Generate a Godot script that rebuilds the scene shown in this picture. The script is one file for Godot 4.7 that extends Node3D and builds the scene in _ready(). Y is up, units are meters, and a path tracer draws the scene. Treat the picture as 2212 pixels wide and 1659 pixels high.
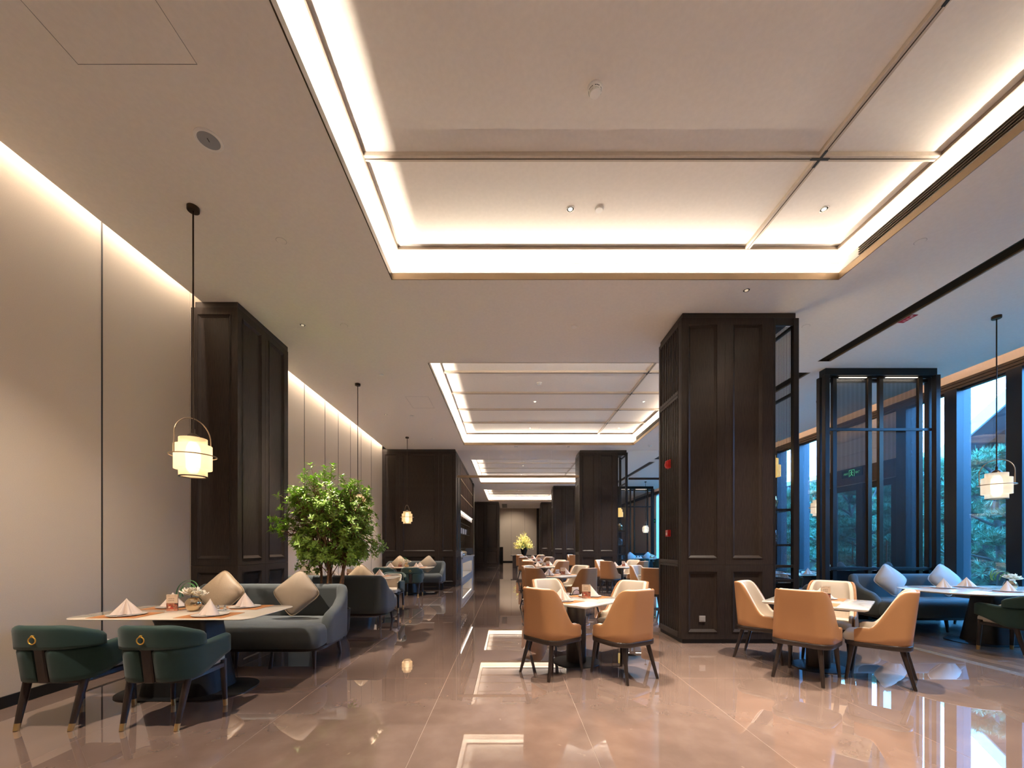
extends Node3D
# A hotel restaurant hall: x to the right, y up, the view goes along -z. P(x, height, depth) turns a place into a vector.

const H := 4.63      # ceiling
const WL := -4.24    # left wall
const WR := 8.9      # window wall
const LIGHT := Color(1.0, 0.94, 0.865)   # the house lamps
const ORD := ["first", "second", "third", "fourth", "fifth", "sixth", "seventh", "eighth", "ninth", "tenth", "eleventh", "twelfth", "thirteenth", "fourteenth", "fifteenth", "sixteenth", "seventeenth", "eighteenth", "nineteenth", "twentieth", "twenty-first", "twenty-second", "twenty-third", "twenty-fourth", "twenty-fifth"]
var M := {}
var counts := {}
var shared := {}
var protos := {}
var rng := RandomNumberGenerator.new()


func _ready() -> void:
	rng.seed = 7
	var cam := Camera3D.new()
	cam.name = "camera"
	cam.projection = Camera3D.PROJECTION_FRUSTUM
	cam.near = 0.05
	cam.far = 300.0
	cam.size = 1659.0 / 880.0 * 0.05
	cam.frustum_offset = Vector2(8.0 / 880.0 * 0.05, 350.5 / 880.0 * 0.05)
	cam.position = Vector3(0, 1.36, 0)
	add_child(cam)
	cam.current = true
	var env := Environment.new()
	env.background_mode = Environment.BG_SKY
	var sky_m := ProceduralSkyMaterial.new()
	sky_m.sky_top_color = Color(0.05, 0.40, 1.0).linear_to_srgb()
	sky_m.sky_horizon_color = Color(0.19, 0.46, 1.0).linear_to_srgb()
	sky_m.ground_bottom_color = Color(0.05, 0.09, 0.12).linear_to_srgb()
	sky_m.ground_horizon_color = Color(0.10, 0.17, 0.24).linear_to_srgb()
	sky_m.sky_energy_multiplier = 4.2
	sky_m.ground_energy_multiplier = 1.0
	sky_m.sky_curve = 0.3
	env.sky = Sky.new()
	env.sky.sky_material = sky_m
	env.tonemap_mode = Environment.TONE_MAPPER_LINEAR
	env.tonemap_exposure = 1.28
	env.sdfgi_enabled = true
	env.ssao_enabled = true
	env.ssil_enabled = true
	var we := WorldEnvironment.new()
	we.name = "environment"
	we.environment = env
	add_child(we)
	make_materials()
	build_room()
	build_ceiling()
	build_windows()
	build_columns()
	build_buffet()
	build_furniture()
	build_fittings()
	build_garden()


# ---------------------------------------------------------------- helpers
func P(x: float, h: float, d: float) -> Vector3:
	return Vector3(x, h, -d)


func numbered(nm: String) -> String:
	var n: int = counts.get(nm, 0)
	counts[nm] = n + 1
	return nm if n == 0 else "%s_%03d" % [nm, n]


func tag(o: Node3D, label: String, category := "", group := "", kind := "") -> void:
	if label: o.set_meta("label", label)
	if category: o.set_meta("category", category)
	if group: o.set_meta("group", group)
	if kind: o.set_meta("kind", kind)


func thing(nm: String, label: String, category: String, at := Vector3.ZERO, turn := 0.0, group := "", kind := "") -> Node3D:
	var o := Node3D.new()
	o.name = numbered(nm)
	add_child(o)
	o.position = at
	o.rotation.y = turn
	tag(o, label, category, group, kind)
	return o


func dup(proto: Node3D, nm: String, label: String, category: String, at: Vector3, turn := 0.0, group := "") -> Node3D:
	var o: Node3D = proto
	if proto.is_inside_tree():
		o = proto.duplicate()
	o.name = numbered(nm)
	add_child(o)
	o.position = at
	o.rotation.y = turn
	tag(o, label, category, group)
	return o


func part(nm: String, mesh: Mesh, m: Material, parent: Node, at := Vector3.ZERO, rot := Vector3.ZERO) -> MeshInstance3D:
	var o := MeshInstance3D.new()
	o.name = nm
	o.mesh = mesh
	o.material_override = m
	o.position = at
	o.rotation = rot
	parent.add_child(o, true)
	return o


func mb() -> SurfaceTool:
	var st := SurfaceTool.new()
	st.begin(Mesh.PRIMITIVE_TRIANGLES)
	return st


func fin(st: SurfaceTool) -> ArrayMesh:
	st.generate_normals()
	return st.commit()


func tri(st: SurfaceTool, a: Vector3, b: Vector3, c: Vector3) -> void:
	st.add_vertex(a)
	st.add_vertex(c)
	st.add_vertex(b)


func quad(st: SurfaceTool, a: Vector3, b: Vector3, c: Vector3, d: Vector3) -> void:
	tri(st, a, b, c)
	tri(st, a, c, d)


func tri_out(st: SurfaceTool, a: Vector3, b: Vector3, c: Vector3, o: Vector3) -> void:
	if (b - a).cross(c - a).dot((a + b + c) / 3.0 - o) < 0.0:
		tri(st, a, c, b)
	else:
		tri(st, a, b, c)


func quad_out(st: SurfaceTool, a: Vector3, b: Vector3, c: Vector3, d: Vector3, o: Vector3) -> void:
	tri_out(st, a, b, c, o)
	tri_out(st, a, c, d, o)


# a box with chamfered edges
func box(st: SurfaceTool, c: Vector3, s: Vector3, bev := 0.0, bas := Basis.IDENTITY) -> void:
	st.set_smooth_group(-1)
	var h := s / 2.0
	var corner := func(sg: Vector3, axis: int) -> Vector3:
		var v := Vector3.ZERO
		for k in 3:
			v[k] = sg[k] * (h[k] if k == axis or bev <= 0.0 else h[k] - bev)
		return c + bas * v
	for axis in 3:
		var b := (axis + 1) % 3
		var e := (axis + 2) % 3
		for sg in [-1.0, 1.0]:
			var q: Array[Vector3] = []
			for t in [[-1, -1], [1, -1], [1, 1], [-1, 1]]:
				var v := Vector3.ZERO
				v[axis] = sg
				v[b] = t[0]
				v[e] = t[1]
				q.append(corner.call(v, axis))
			quad_out(st, q[0], q[1], q[2], q[3], c)
			if bev > 0.0:
				for s2 in [-1.0, 1.0]:
					var v0 := Vector3.ZERO
					v0[axis] = sg
					v0[b] = s2
					var v1 := v0
					v0[e] = -1
					v1[e] = 1
					quad_out(st, corner.call(v0, axis), corner.call(v1, axis), corner.call(v1, b), corner.call(v0, b), c)
	if bev > 0.0:
		for i in 8:
			var sg3 := Vector3(1 if i & 1 else -1, 1 if i & 2 else -1, 1 if i & 4 else -1)
			tri_out(st, corner.call(sg3, 0), corner.call(sg3, 1), corner.call(sg3, 2), c)


func bxm(s: Vector3, bev := 0.0) -> ArrayMesh:
	var key := "b%.4f %.4f %.4f %.4f" % [s.x, s.y, s.z, bev]
	if not shared.has(key):
		var st := mb()
		box(st, Vector3.ZERO, s, bev)
		shared[key] = fin(st)
	return shared[key]


# a box given by its limits in (x, height, depth)
func slab(nm: String, x0: float, x1: float, y0: float, y1: float, d0: float, d1: float, m: Material, parent: Node, bev := 0.0) -> MeshInstance3D:
	return part(nm, bxm(Vector3(absf(x1 - x0), absf(y1 - y0), absf(d1 - d0)), bev), m, parent, P((x0 + x1) / 2, (y0 + y1) / 2, (d0 + d1) / 2))


func slabs(st: SurfaceTool, x0: float, x1: float, y0: float, y1: float, d0: float, d1: float, bev := 0.0) -> void:
	box(st, P((x0 + x1) / 2, (y0 + y1) / 2, (d0 + d1) / 2), Vector3(absf(x1 - x0), absf(y1 - y0), absf(d1 - d0)), bev)


# turned shape; profile of (radius, height); sharp turns of the profile stay sharp
func lathe(st: SurfaceTool, prof: Array, seg := 24, c := Vector3.ZERO, bas := Basis.IDENTITY) -> void:
	var group := 1
	for i in prof.size() - 1:
		var p: Vector2 = prof[i]
		var q: Vector2 = prof[i + 1]
		if i > 0:
			var o: Vector2 = prof[i - 1]
			if absf((p - o).angle_to(q - p)) > 0.7:
				group += 1
		st.set_smooth_group(group)
		for k in seg:
			var a0 := TAU * k / seg
			var a1 := TAU * (k + 1) / seg
			var v := [
				c + bas * Vector3(p.x * cos(a0), p.y, p.x * sin(a0)), c + bas * Vector3(p.x * cos(a1), p.y, p.x * sin(a1)),
				c + bas * Vector3(q.x * cos(a1), q.y, q.x * sin(a1)), c + bas * Vector3(q.x * cos(a0), q.y, q.x * sin(a0))]
			if p.x > 1e-5:
				tri(st, v[0], v[2], v[1])
			if q.x > 1e-5:
				tri(st, v[0], v[3], v[2])


func lathe_m(prof: Array, seg := 24) -> ArrayMesh:
	var st := mb()
	lathe(st, prof, seg)
	return fin(st)


func tube(st: SurfaceTool, path: Array, r: Variant, seg := 8, closed := false) -> void:
	st.set_smooth_group(1)
	var n := path.size()
	var rings: Array = []
	var side := Vector3.ZERO
	for i in n:
		var p: Vector3 = path[i]
		var nx: Vector3 = path[(i + 1) % n] if closed or i < n - 1 else p
		var pv: Vector3 = path[(i + n - 1) % n] if closed or i > 0 else p
		var t := (nx - pv).normalized()
		if side == Vector3.ZERO:
			side = t.cross(Vector3.UP if absf(t.y) < 0.9 else Vector3.RIGHT).normalized()
		side = (side - t * side.dot(t)).normalized()
		var up := side.cross(t)
		var rr: float = r[i] if r is Array else r
		var ring: Array = []
		for k in seg:
			var a := TAU * k / seg
			ring.append(p + (side * cos(a) + up * sin(a)) * rr)
		rings.append(ring)
	for i in (n if closed else n - 1):
		var A: Array = rings[i]
		var B: Array = rings[(i + 1) % n]
		var mid: Vector3 = (path[i] + path[(i + 1) % n]) / 2.0
		for k in seg:
			quad_out(st, A[k], A[(k + 1) % seg], B[(k + 1) % seg], B[k], mid)
	if not closed:
		st.set_smooth_group(2)
		for e in [0, n - 1]:
			var R: Array = rings[e]
			var inn: Vector3 = path[1] if e == 0 else path[n - 2]
			for k in seg:
				tri_out(st, path[e], R[k], R[(k + 1) % seg], inn)


# closed outline of a rounded rectangle in x-z
func rrect(hx: float, hz: float, r: float, inset: float, nc := 6) -> Array:
	var out: Array = []
	var rr := maxf(r - inset, 0.002)
	var ax := maxf(hx - inset - rr, 0.0)
	var az := maxf(hz - inset - rr, 0.0)
	for q in 4:
		var cx := ax if q == 0 or q == 3 else -ax
		var cz := az if q < 2 else -az
		for k in nc + 1:
			var a := PI / 2 * (q + float(k) / nc)
			out.append(Vector2(cx + rr * cos(a), cz + rr * sin(a)))
	return out


# rings of rounded rectangles, each (inset, height), closed at top and bottom
func rslab(st: SurfaceTool, hx: float, hz: float, r: float, rings: Array, c := Vector3.ZERO, nc := 6) -> void:
	var group := 1
	var loops: Array = []
	for g in rings:
		loops.append(rrect(hx, hz, r, g.x, nc))
	var n: int = loops[0].size()
	for i in rings.size() - 1:
		if i > 0 and absf((rings[i] - rings[i - 1]).angle_to(rings[i + 1] - rings[i])) > 0.9:
			group += 1
		st.set_smooth_group(group)
		var mid := c + Vector3(0, (rings[i].y + rings[i + 1].y) / 2, 0)
		if absf(rings[i].y - rings[i + 1].y) < 1e-5:
			mid.y += 1.0 if i < rings.size() / 2 else -1.0
		for k in n:
			var k2 := (k + 1) % n
			var a: Vector2 = loops[i][k]
			var b: Vector2 = loops[i][k2]
			var e: Vector2 = loops[i + 1][k2]
			var f: Vector2 = loops[i + 1][k]
			quad_out(st, c + Vector3(a.x, rings[i].y, a.y), c + Vector3(b.x, rings[i].y, b.y), c + Vector3(e.x, rings[i + 1].y, e.y), c + Vector3(f.x, rings[i + 1].y, f.y), mid)
	for e in [0, rings.size() - 1]:
		st.set_smooth_group(group if e else 1)
		if e == 0:
			st.set_smooth_group(90)
		var cc := c + Vector3(0, rings[e].y, 0)
		var oo := cc + Vector3(0, 1.0 if e == 0 else -1.0, 0)
		for k in n:
			var a2: Vector2 = loops[e][k]
			var b2: Vector2 = loops[e][(k + 1) % n]
			tri_out(st, cc, cc + Vector3(a2.x, 0, a2.y), cc + Vector3(b2.x, 0, b2.y), oo)


func rslab_m(hx: float, hz: float, r: float, rings: Array, nc := 6) -> ArrayMesh:
	var st := mb()
	rslab(st, hx, hz, r, rings, Vector3.ZERO, nc)
	return fin(st)


# grid of points, rows of equal length
func grid(st: SurfaceTool, rows: Array, closed_v := false, flip := false, group := 1) -> void:
	st.set_smooth_group(group)
	for i in rows.size() - 1:
		var A: Array = rows[i]
		var B: Array = rows[i + 1]
		var n := A.size()
		for k in (n if closed_v else n - 1):
			var k2 := (k + 1) % n
			if flip:
				quad(st, A[k], B[k], B[k2], A[k2])
			else:
				quad(st, A[k], A[k2], B[k2], B[k])


# upright upholstered shell on a U-shaped plan: front ends at zf, back at zb; top and bottom heights come from callables (share of the way round, z)
func u_shell(st: SurfaceTool, hw: float, zf: float, zb: float, rc: float, t: float, top: Callable, bot: Callable, lean := 0.0, narrow := 0.0, s0 := 0.0, s1 := 1.0, n := 36, out_by := 0.0) -> void:
	var side := zf - (zb + rc)
	var arc := rc * PI / 2
	var back := 2 * (hw - rc)
	var total := 2 * side + 2 * arc + back
	var rows: Array = []
	for i in n + 1:
		var s := s0 + (s1 - s0) * i / n
		var l := s * total
		var p := Vector2.ZERO
		var nn := Vector2.ZERO
		if l < side:
			p = Vector2(-hw, zf - l)
			nn = Vector2(-1, 0)
		elif l < side + arc:
			var a := (l - side) / rc
			nn = Vector2(-cos(a), -sin(a))
			p = Vector2(-hw + rc, zb + rc) + nn * rc
		elif l < side + arc + back:
			p = Vector2(-hw + rc + l - side - arc, zb)
			nn = Vector2(0, -1)
		elif l < side + 2 * arc + back:
			var a2 := (l - side - arc - back) / rc
			nn = Vector2(sin(a2), -cos(a2))
			p = Vector2(hw - rc, zb + rc) + nn * rc
		else:
			p = Vector2(hw, zb + rc + l - side - 2 * arc - back)
			nn = Vector2(1, 0)
		var e := minf(float(i), float(n - i))
		var tt: float = t * (0.45 if e < 0.5 else 0.8 if e < 1.5 else 1.0)
		var drop: float = 0.35 * t if e < 0.5 else 0.1 * t if e < 1.5 else 0.0
		var yt: float = top.call(s, p.y) - drop
		var yb: float = bot.call(s, p.y)
		var w := clampf((zf - p.y) / (zf - zb), 0, 1)
		var row: Array = []
		var offs: Array = []
		for k in 7:
			offs.append(Vector2(0.0, yb + (yt - tt * 0.5 - yb) * k / 6.0))
		for k in range(1, 6):
			var a3 := PI * k / 6.0
			offs.append(Vector2(-tt / 2 + tt / 2 * cos(a3), yt - tt * 0.5 + sin(a3) * tt * 0.5))
		for k in 7:
			offs.append(Vector2(-tt, yb + (yt - tt * 0.5 - yb) * (6 - k) / 6.0))
		var mid_off := -(t - tt) / 2.0 + out_by
		for o in offs:
			var q: Vector2 = p + nn * (o.x + mid_off)
			var lift: float = maxf(o.y - yb, 0.0)
			row.append(Vector3(q.x * (1.0 - narrow * lift * w), o.y, q.y - lean * lift * w * w))
		rows.append(row)
	grid(st, rows, true, false, 1)
	st.set_smooth_group(5)
	for e in [0, n]:
		var R: Array = rows[e]
		var m: int = R.size()
		for k in range(1, m / 2):
			var kk: int = m - 1 - k
			if e == 0:
				quad(st, R[k - 1], R[k], R[kk], R[kk + 1])
			else:
				quad(st, R[k - 1], R[kk + 1], R[kk], R[k])


# tapered leg from top to foot
func leg_m(top: Vector3, foot: Vector3, r0: float, r1: float, seg := 10) -> ArrayMesh:
	var st := mb()
	tube(st, [top, top.lerp(foot, 0.5), foot], [r0, (r0 + r1) / 2, r1], seg)
	return fin(st)


func smooth(a: float, b: float, x: float) -> float:
	return smoothstep(a, b, x)


# strip light: a glowing tape and the light just in front of it; dir is the way it shines
func strip_light(nm: String, parent: Node, a: Vector3, b: Vector3, width: float, dir: Vector3, energy: float, col: Color, glow: Material) -> void:
	var along := (b - a).normalized()
	var z := -dir.normalized()
	var x := along
	var y := z.cross(x).normalized()
	var bas := Basis(x, y, z)
	var len := a.distance_to(b)
	var n := ceili(len / 2.8)
	for i in n:
		var o := part(nm, bxm(Vector3(len / n - 0.004, width, 0.006)), glow, parent, a.lerp(b, (i + 0.5) / n))
		o.basis = bas
	var l := AreaLight3D.new()
	l.name = nm + "_glow"
	l.area_size = Vector2(len, width)
	l.light_energy = energy
	l.light_color = col
	l.area_range = 30.0
	l.area_attenuation = 2.0
	l.shadow_enabled = true
	l.transform = Transform3D(bas, (a + b) / 2 + dir.normalized() * 0.008)
	parent.add_child(l, true)


func spot_light(parent: Node, at: Vector3, target: Vector3, energy: float, half_angle: float, col: Color, size := 0.02, blend := 0.6) -> void:
	var l := SpotLight3D.new()
	l.name = "spot_glow"
	l.light_energy = energy
	l.light_color = col
	l.spot_angle = half_angle
	l.spot_angle_attenuation = blend
	l.spot_range = 40.0
	l.spot_attenuation = 2.0
	l.light_size = size
	l.shadow_enabled = true
	parent.add_child(l, true)
	var up := Vector3.FORWARD if absf((target - at).normalized().y) > 0.98 else Vector3.UP
	l.look_at_from_position(at, target, up)


# ---------------------------------------------------------------- materials
func mat(nm: String, col: Color, rough := 0.6, metal := 0.0, spec := 0.5) -> StandardMaterial3D:
	var m := StandardMaterial3D.new()
	m.resource_name = nm
	m.albedo_color = col
	m.roughness = rough
	m.metallic = metal
	m.metallic_specular = spec
	M[nm] = m
	return m


func c8(r: int, g: int, b: int, a := 255) -> Color:
	return Color(r / 255.0, g / 255.0, b / 255.0, a / 255.0)


func ntex(sd: int, freq: float, offs: Array, cols: Array, size := 512, oct := 4, kind := FastNoiseLite.TYPE_SIMPLEX_SMOOTH, fractal := FastNoiseLite.FRACTAL_FBM, warp := 0.0, normal := false, bump := 4.0) -> NoiseTexture2D:
	var f := FastNoiseLite.new()
	f.seed = sd
	f.noise_type = kind
	f.frequency = freq
	f.fractal_type = fractal
	f.fractal_octaves = oct
	if warp > 0.0:
		f.domain_warp_enabled = true
		f.domain_warp_amplitude = warp
		f.domain_warp_frequency = freq * 0.7
	var t := NoiseTexture2D.new()
	t.width = size
	t.height = size
	t.seamless = true
	t.noise = f
	if normal:
		t.as_normal_map = true
		t.bump_strength = bump
	else:
		var g := Gradient.new()
		g.offsets = PackedFloat32Array(offs)
		g.colors = PackedColorArray(cols)
		t.color_ramp = g
	return t


func tri_uv(m: StandardMaterial3D, s: Vector3, world := false) -> void:
	m.uv1_triplanar = true
	m.uv1_world_triplanar = world
	m.uv1_scale = s


func noisy(nm: String, a: Color, b: Color, rough: float, s: Vector3, sd: int, freq := 0.02, oct := 4, spec := 0.5) -> StandardMaterial3D:
	var m := mat(nm, Color.WHITE, rough, 0.0, spec)
	m.albedo_texture = ntex(sd, freq, [0.15, 0.85], [a, b], 256, oct)
	tri_uv(m, s)
	return m


func lamp_mat(nm: String, col: Color, energy: float) -> StandardMaterial3D:
	var m := mat(nm, Color(0.9, 0.88, 0.82), 0.6)
	m.emission_enabled = true
	m.emission = col
	m.emission_energy_multiplier = energy
	return m


func make_materials() -> void:
	var warm := Color(1.0, 0.94, 0.84)
	# walls, ceiling
	noisy("plaster", c8(236, 229, 221), c8(240, 233, 225), 0.85, Vector3(2, 2, 2), 11, 0.03)
	noisy("wall_cloth", c8(200, 184, 166), c8(208, 192, 174), 0.8, Vector3(9, 9, 9), 12, 0.06)
	noisy("bead", c8(196, 182, 166), c8(202, 188, 172), 0.6, Vector3(3, 3, 3), 13)
	mat("bead_dark", c8(120, 104, 90), 0.6)
	mat("joint", c8(38, 34, 32), 0.6)
	# dark stained oak: fine upright grain
	var w := noisy("dark_oak", c8(37, 30, 27), c8(55, 45, 39), 0.42, Vector3(7, 0.35, 7), 21, 0.05, 5)
	w.metallic_specular = 0.35
	w = noisy("dark_oak_lying", c8(37, 30, 27), c8(55, 45, 39), 0.42, Vector3(0.4, 7, 0.4), 22, 0.05, 5)
	w = noisy("leg_wood", c8(40, 31, 27), c8(56, 44, 38), 0.35, Vector3(10, 0.8, 10), 23, 0.05, 4)
	w = noisy("red_oak", c8(74, 52, 40), c8(98, 72, 56), 0.45, Vector3(6, 0.4, 6), 24, 0.05, 5)
	noisy("red_oak_lying", c8(74, 52, 40), c8(98, 72, 56), 0.45, Vector3(6, 6, 0.4), 25, 0.05, 5)
	mat("dark_metal", c8(44, 41, 40), 0.38, 0.5)
	mat("black_metal", c8(26, 26, 27), 0.45, 0.3)
	mat("bronze", c8(150, 128, 102), 0.38, 0.5)
	mat("bronze_dark", c8(72, 60, 50), 0.35, 0.8)
	mat("brass", c8(232, 182, 80), 0.3, 0.6)
	mat("brass_tip", c8(196, 160, 104), 0.32, 0.6)
	mat("steel", c8(200, 198, 194), 0.18, 1.0)
	# marble floor: cloudy brown stone with thin pale veins, polished
	var cloud := ntex(31, 0.008, [0.1, 0.5, 0.9], [c8(127, 106, 95), c8(134, 112, 101), c8(142, 120, 108)], 1024, 6, FastNoiseLite.TYPE_SIMPLEX_SMOOTH, FastNoiseLite.FRACTAL_FBM, 40.0)
	var veins := ntex(32, 0.0032, [0.0, 0.955, 0.985, 1.0], [Color(0.8, 0.7, 0.62, 0.0), Color(0.8, 0.7, 0.62, 0.0), Color(0.78, 0.69, 0.6, 0.4), Color(0.86, 0.77, 0.68, 0.75)], 1024, 3, FastNoiseLite.TYPE_SIMPLEX_SMOOTH, FastNoiseLite.FRACTAL_RIDGED, 60.0)
	var ripple := ntex(33, 0.02, [], [], 256, 2, FastNoiseLite.TYPE_SIMPLEX_SMOOTH, FastNoiseLite.FRACTAL_FBM, 0.0, true, 2.0)
	for i in 4:
		var m := mat("marble_%d" % i, Color.WHITE, 0.014, 0.0, 0.72)
		m.clearcoat_enabled = true
		m.clearcoat = 1.0
		m.clearcoat_roughness = 0.01
		m.albedo_texture = cloud
		m.detail_enabled = true
		m.detail_albedo = veins
		m.normal_enabled = true
		m.normal_texture = ripple
		m.normal_scale = 0.004
		tri_uv(m, Vector3(0.34, 0.34, 0.34))
		m.uv1_offset = Vector3(0.21 * i, 0.3 * i, 0.47 * i)
	mat("grey_stone", c8(176, 174, 172), 0.35)
	mat("grout", c8(178, 158, 143), 0.4)
	mat("border_stone", c8(120, 116, 116), 0.12)
	for i in 3:
		var k := [0.9, 1.0, 1.1][i] as float
		var m2 := noisy("plank_%d" % i, Color(0.33 * k, 0.28 * k, 0.245 * k), Color(0.45 * k, 0.385 * k, 0.34 * k), 0.3, Vector3(5, 5, 0.45), 41 + i, 0.05, 5)
		m2.uv1_offset = Vector3(0.3 * i, 0, 0.2 * i)
	# tables
	var mt := mat("table_marble", Color.WHITE, 0.12, 0.0, 0.5)
	mt.albedo_texture = ntex(51, 0.006, [0.0, 0.55, 0.8, 0.93, 1.0], [c8(222, 217, 208), c8(216, 210, 200), c8(204, 196, 184), c8(190, 178, 160), c8(150, 138, 122)], 512, 4, FastNoiseLite.TYPE_SIMPLEX_SMOOTH, FastNoiseLite.FRACTAL_RIDGED, 40.0)
	tri_uv(mt, Vector3(0.9, 0.9, 0.9))
	var mt2 := mat("table_cream", c8(226, 216, 202), 0.1, 0.0, 0.5)
	mt2.albedo_texture = ntex(52, 0.01, [0.2, 0.8], [c8(246, 240, 230), c8(255, 250, 244)], 256, 3)
	mt2.albedo_color = c8(232, 222, 208)
	tri_uv(mt2, Vector3(1, 1, 1))
	# cloth and leather
	var tan := noisy("tan_leather", c8(170, 122, 82), c8(180, 132, 91), 0.5, Vector3(12, 12, 12), 61, 0.08, 3)
	tan.metallic_specular = 0.4
	noisy("cream_cloth", c8(212, 198, 180), c8(224, 210, 193), 0.85, Vector3(14, 14, 14), 62, 0.08, 3)
	var gr := noisy("green_cloth", c8(22, 52, 46), c8(29, 61, 54), 0.7, Vector3(14, 14, 14), 63, 0.1, 3)
	gr.rim_enabled = true
	gr.rim = 0.3
	var sf := noisy("blue_grey_cloth", c8(52, 58, 60), c8(104, 108, 108), 0.9, Vector3(16, 16, 16), 64, 0.22, 2)
	sf.rim_enabled = true
	sf.rim = 0.25
	noisy("beige_satin", c8(176, 152, 124), c8(188, 164, 136), 0.5, Vector3(6, 6, 6), 65, 0.05)
	var wv := noisy("woven_beige", c8(136, 118, 100), c8(182, 164, 142), 0.8, Vector3(9, 9, 9), 66, 0.2, 2)
	wv.heightmap_enabled = false
	noisy("pale_grey_cloth", c8(176, 172, 168), c8(192, 188, 184), 0.8, Vector3(10, 10, 10), 67, 0.1)
	noisy("napkin_cloth", c8(226, 206, 192), c8(234, 215, 201), 0.75, Vector3(10, 10, 10), 68, 0.06)
	noisy("placemat_hide", c8(186, 124, 74), c8(196, 134, 84), 0.55, Vector3(8, 8, 8), 69, 0.06)
	mat("china", c8(238, 232, 224), 0.12)
	mat("white_plastic", c8(240, 236, 230), 0.4)
	mat("grey_plastic", c8(142, 138, 136), 0.5)
	mat("grille_cloth", c8(150, 152, 156), 0.7)
	mat("red_plastic", c8(190, 24, 22), 0.35)
	mat("red_sign", c8(176, 18, 40), 0.4)
	mat("print_white", c8(236, 226, 222), 0.5)
	mat("print_dark", c8(40, 36, 34), 0.5)
	mat("book_red", c8(120, 40, 34), 0.6)
	var gold := mat("gold_glass", c8(206, 180, 140), 0.08, 0.9)
	gold.clearcoat_enabled = true
	# glass
	var pane := mat("pane", Color(0.9, 0.95, 0.95, 0.05), 0.0)
	pane.transparency = BaseMaterial3D.TRANSPARENCY_ALPHA
	var cg := mat("clear_glass", Color(0.95, 0.95, 0.95, 0.06), 0.02)
	cg.transparency = BaseMaterial3D.TRANSPARENCY_ALPHA
	var acr := mat("acrylic", Color(0.95, 0.95, 0.95, 0.1), 0.03)
	acr.transparency = BaseMaterial3D.TRANSPARENCY_ALPHA
	# lamps
	lamp_mat("led_tape", warm, 2.2)
	lamp_mat("bulb", Color(1.0, 0.9, 0.72), 2.2)
	lamp_mat("downlight_lens", Color(1.0, 0.9, 0.76), 9.0)
	lamp_mat("dim_lens", Color(1.0, 0.9, 0.76), 0.5)
	lamp_mat("lit_back", Color(1.0, 0.84, 0.6), 0.75)
	lamp_mat("sconce_shade", Color(1.0, 0.82, 0.42), 1.1)
	lamp_mat("sign_green", Color(0.08, 0.9, 0.4), 1.0)
	var sh := mat("lamp_shade", Color(0.96, 0.86, 0.70, 0.62), 0.5)
	sh.transparency = BaseMaterial3D.TRANSPARENCY_ALPHA
	sh.backlight_enabled = true
	sh.backlight = Color(0.9, 0.8, 0.65)
	sh.emission_enabled = true
	sh.emission = Color(1.0, 0.86, 0.66)
	sh.emission_energy_multiplier = 0.1
	# plants
	var lf := noisy("leaf", c8(108, 144, 44), c8(168, 194, 80), 0.45, Vector3(3, 3, 3), 81, 0.05)
	lf.backlight_enabled = true
	lf.backlight = Color(0.30, 0.42, 0.08)
	lf = noisy("leaf_blade", c8(70, 120, 62), c8(110, 156, 92), 0.4, Vector3(4, 4, 4), 82, 0.05)
	noisy("bark", c8(104, 72, 46), c8(146, 104, 70), 0.8, Vector3(6, 1.5, 6), 83, 0.05)
	noisy("pine_bark", c8(58, 48, 42), c8(84, 70, 60), 0.9, Vector3(4, 1, 4), 84, 0.05)
	var pn := noisy("pine_needles", c8(58, 92, 62), c8(98, 126, 88), 0.6, Vector3(1, 1, 1), 85, 0.05)
	pn.backlight_enabled = true
	pn.backlight = Color(0.2, 0.25, 0.15)
	noisy("grass", c8(34, 70, 40), c8(58, 92, 54), 0.9, Vector3(1.5, 1.5, 1.5), 86, 0.05)
	var pet := mat("petal", c8(246, 238, 222), 0.6)
	pet.backlight_enabled = true
	pet.backlight = Color(0.5, 0.46, 0.36)
	pet = mat("pale_blossom", c8(246, 236, 150), 0.6)
	pet.backlight_enabled = true
	pet.backlight = Color(0.5, 0.45, 0.2)
	mat("stamen", c8(222, 168, 52), 0.6)
	# outdoors
	noisy("roof_tile", c8(70, 76, 84), c8(98, 104, 110), 0.7, Vector3(2, 2, 2), 91, 0.05)
	mat("render_wall", c8(120, 120, 118), 0.8)
	mat("fascia", c8(196, 196, 194), 0.6)
	mat("fin_metal", c8(40, 44, 50), 0.4, 0.3)
	noisy("stone", c8(120, 118, 112), c8(158, 154, 146), 0.85, Vector3(2, 2, 2), 92, 0.05)
	menu_card_material()


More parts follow.
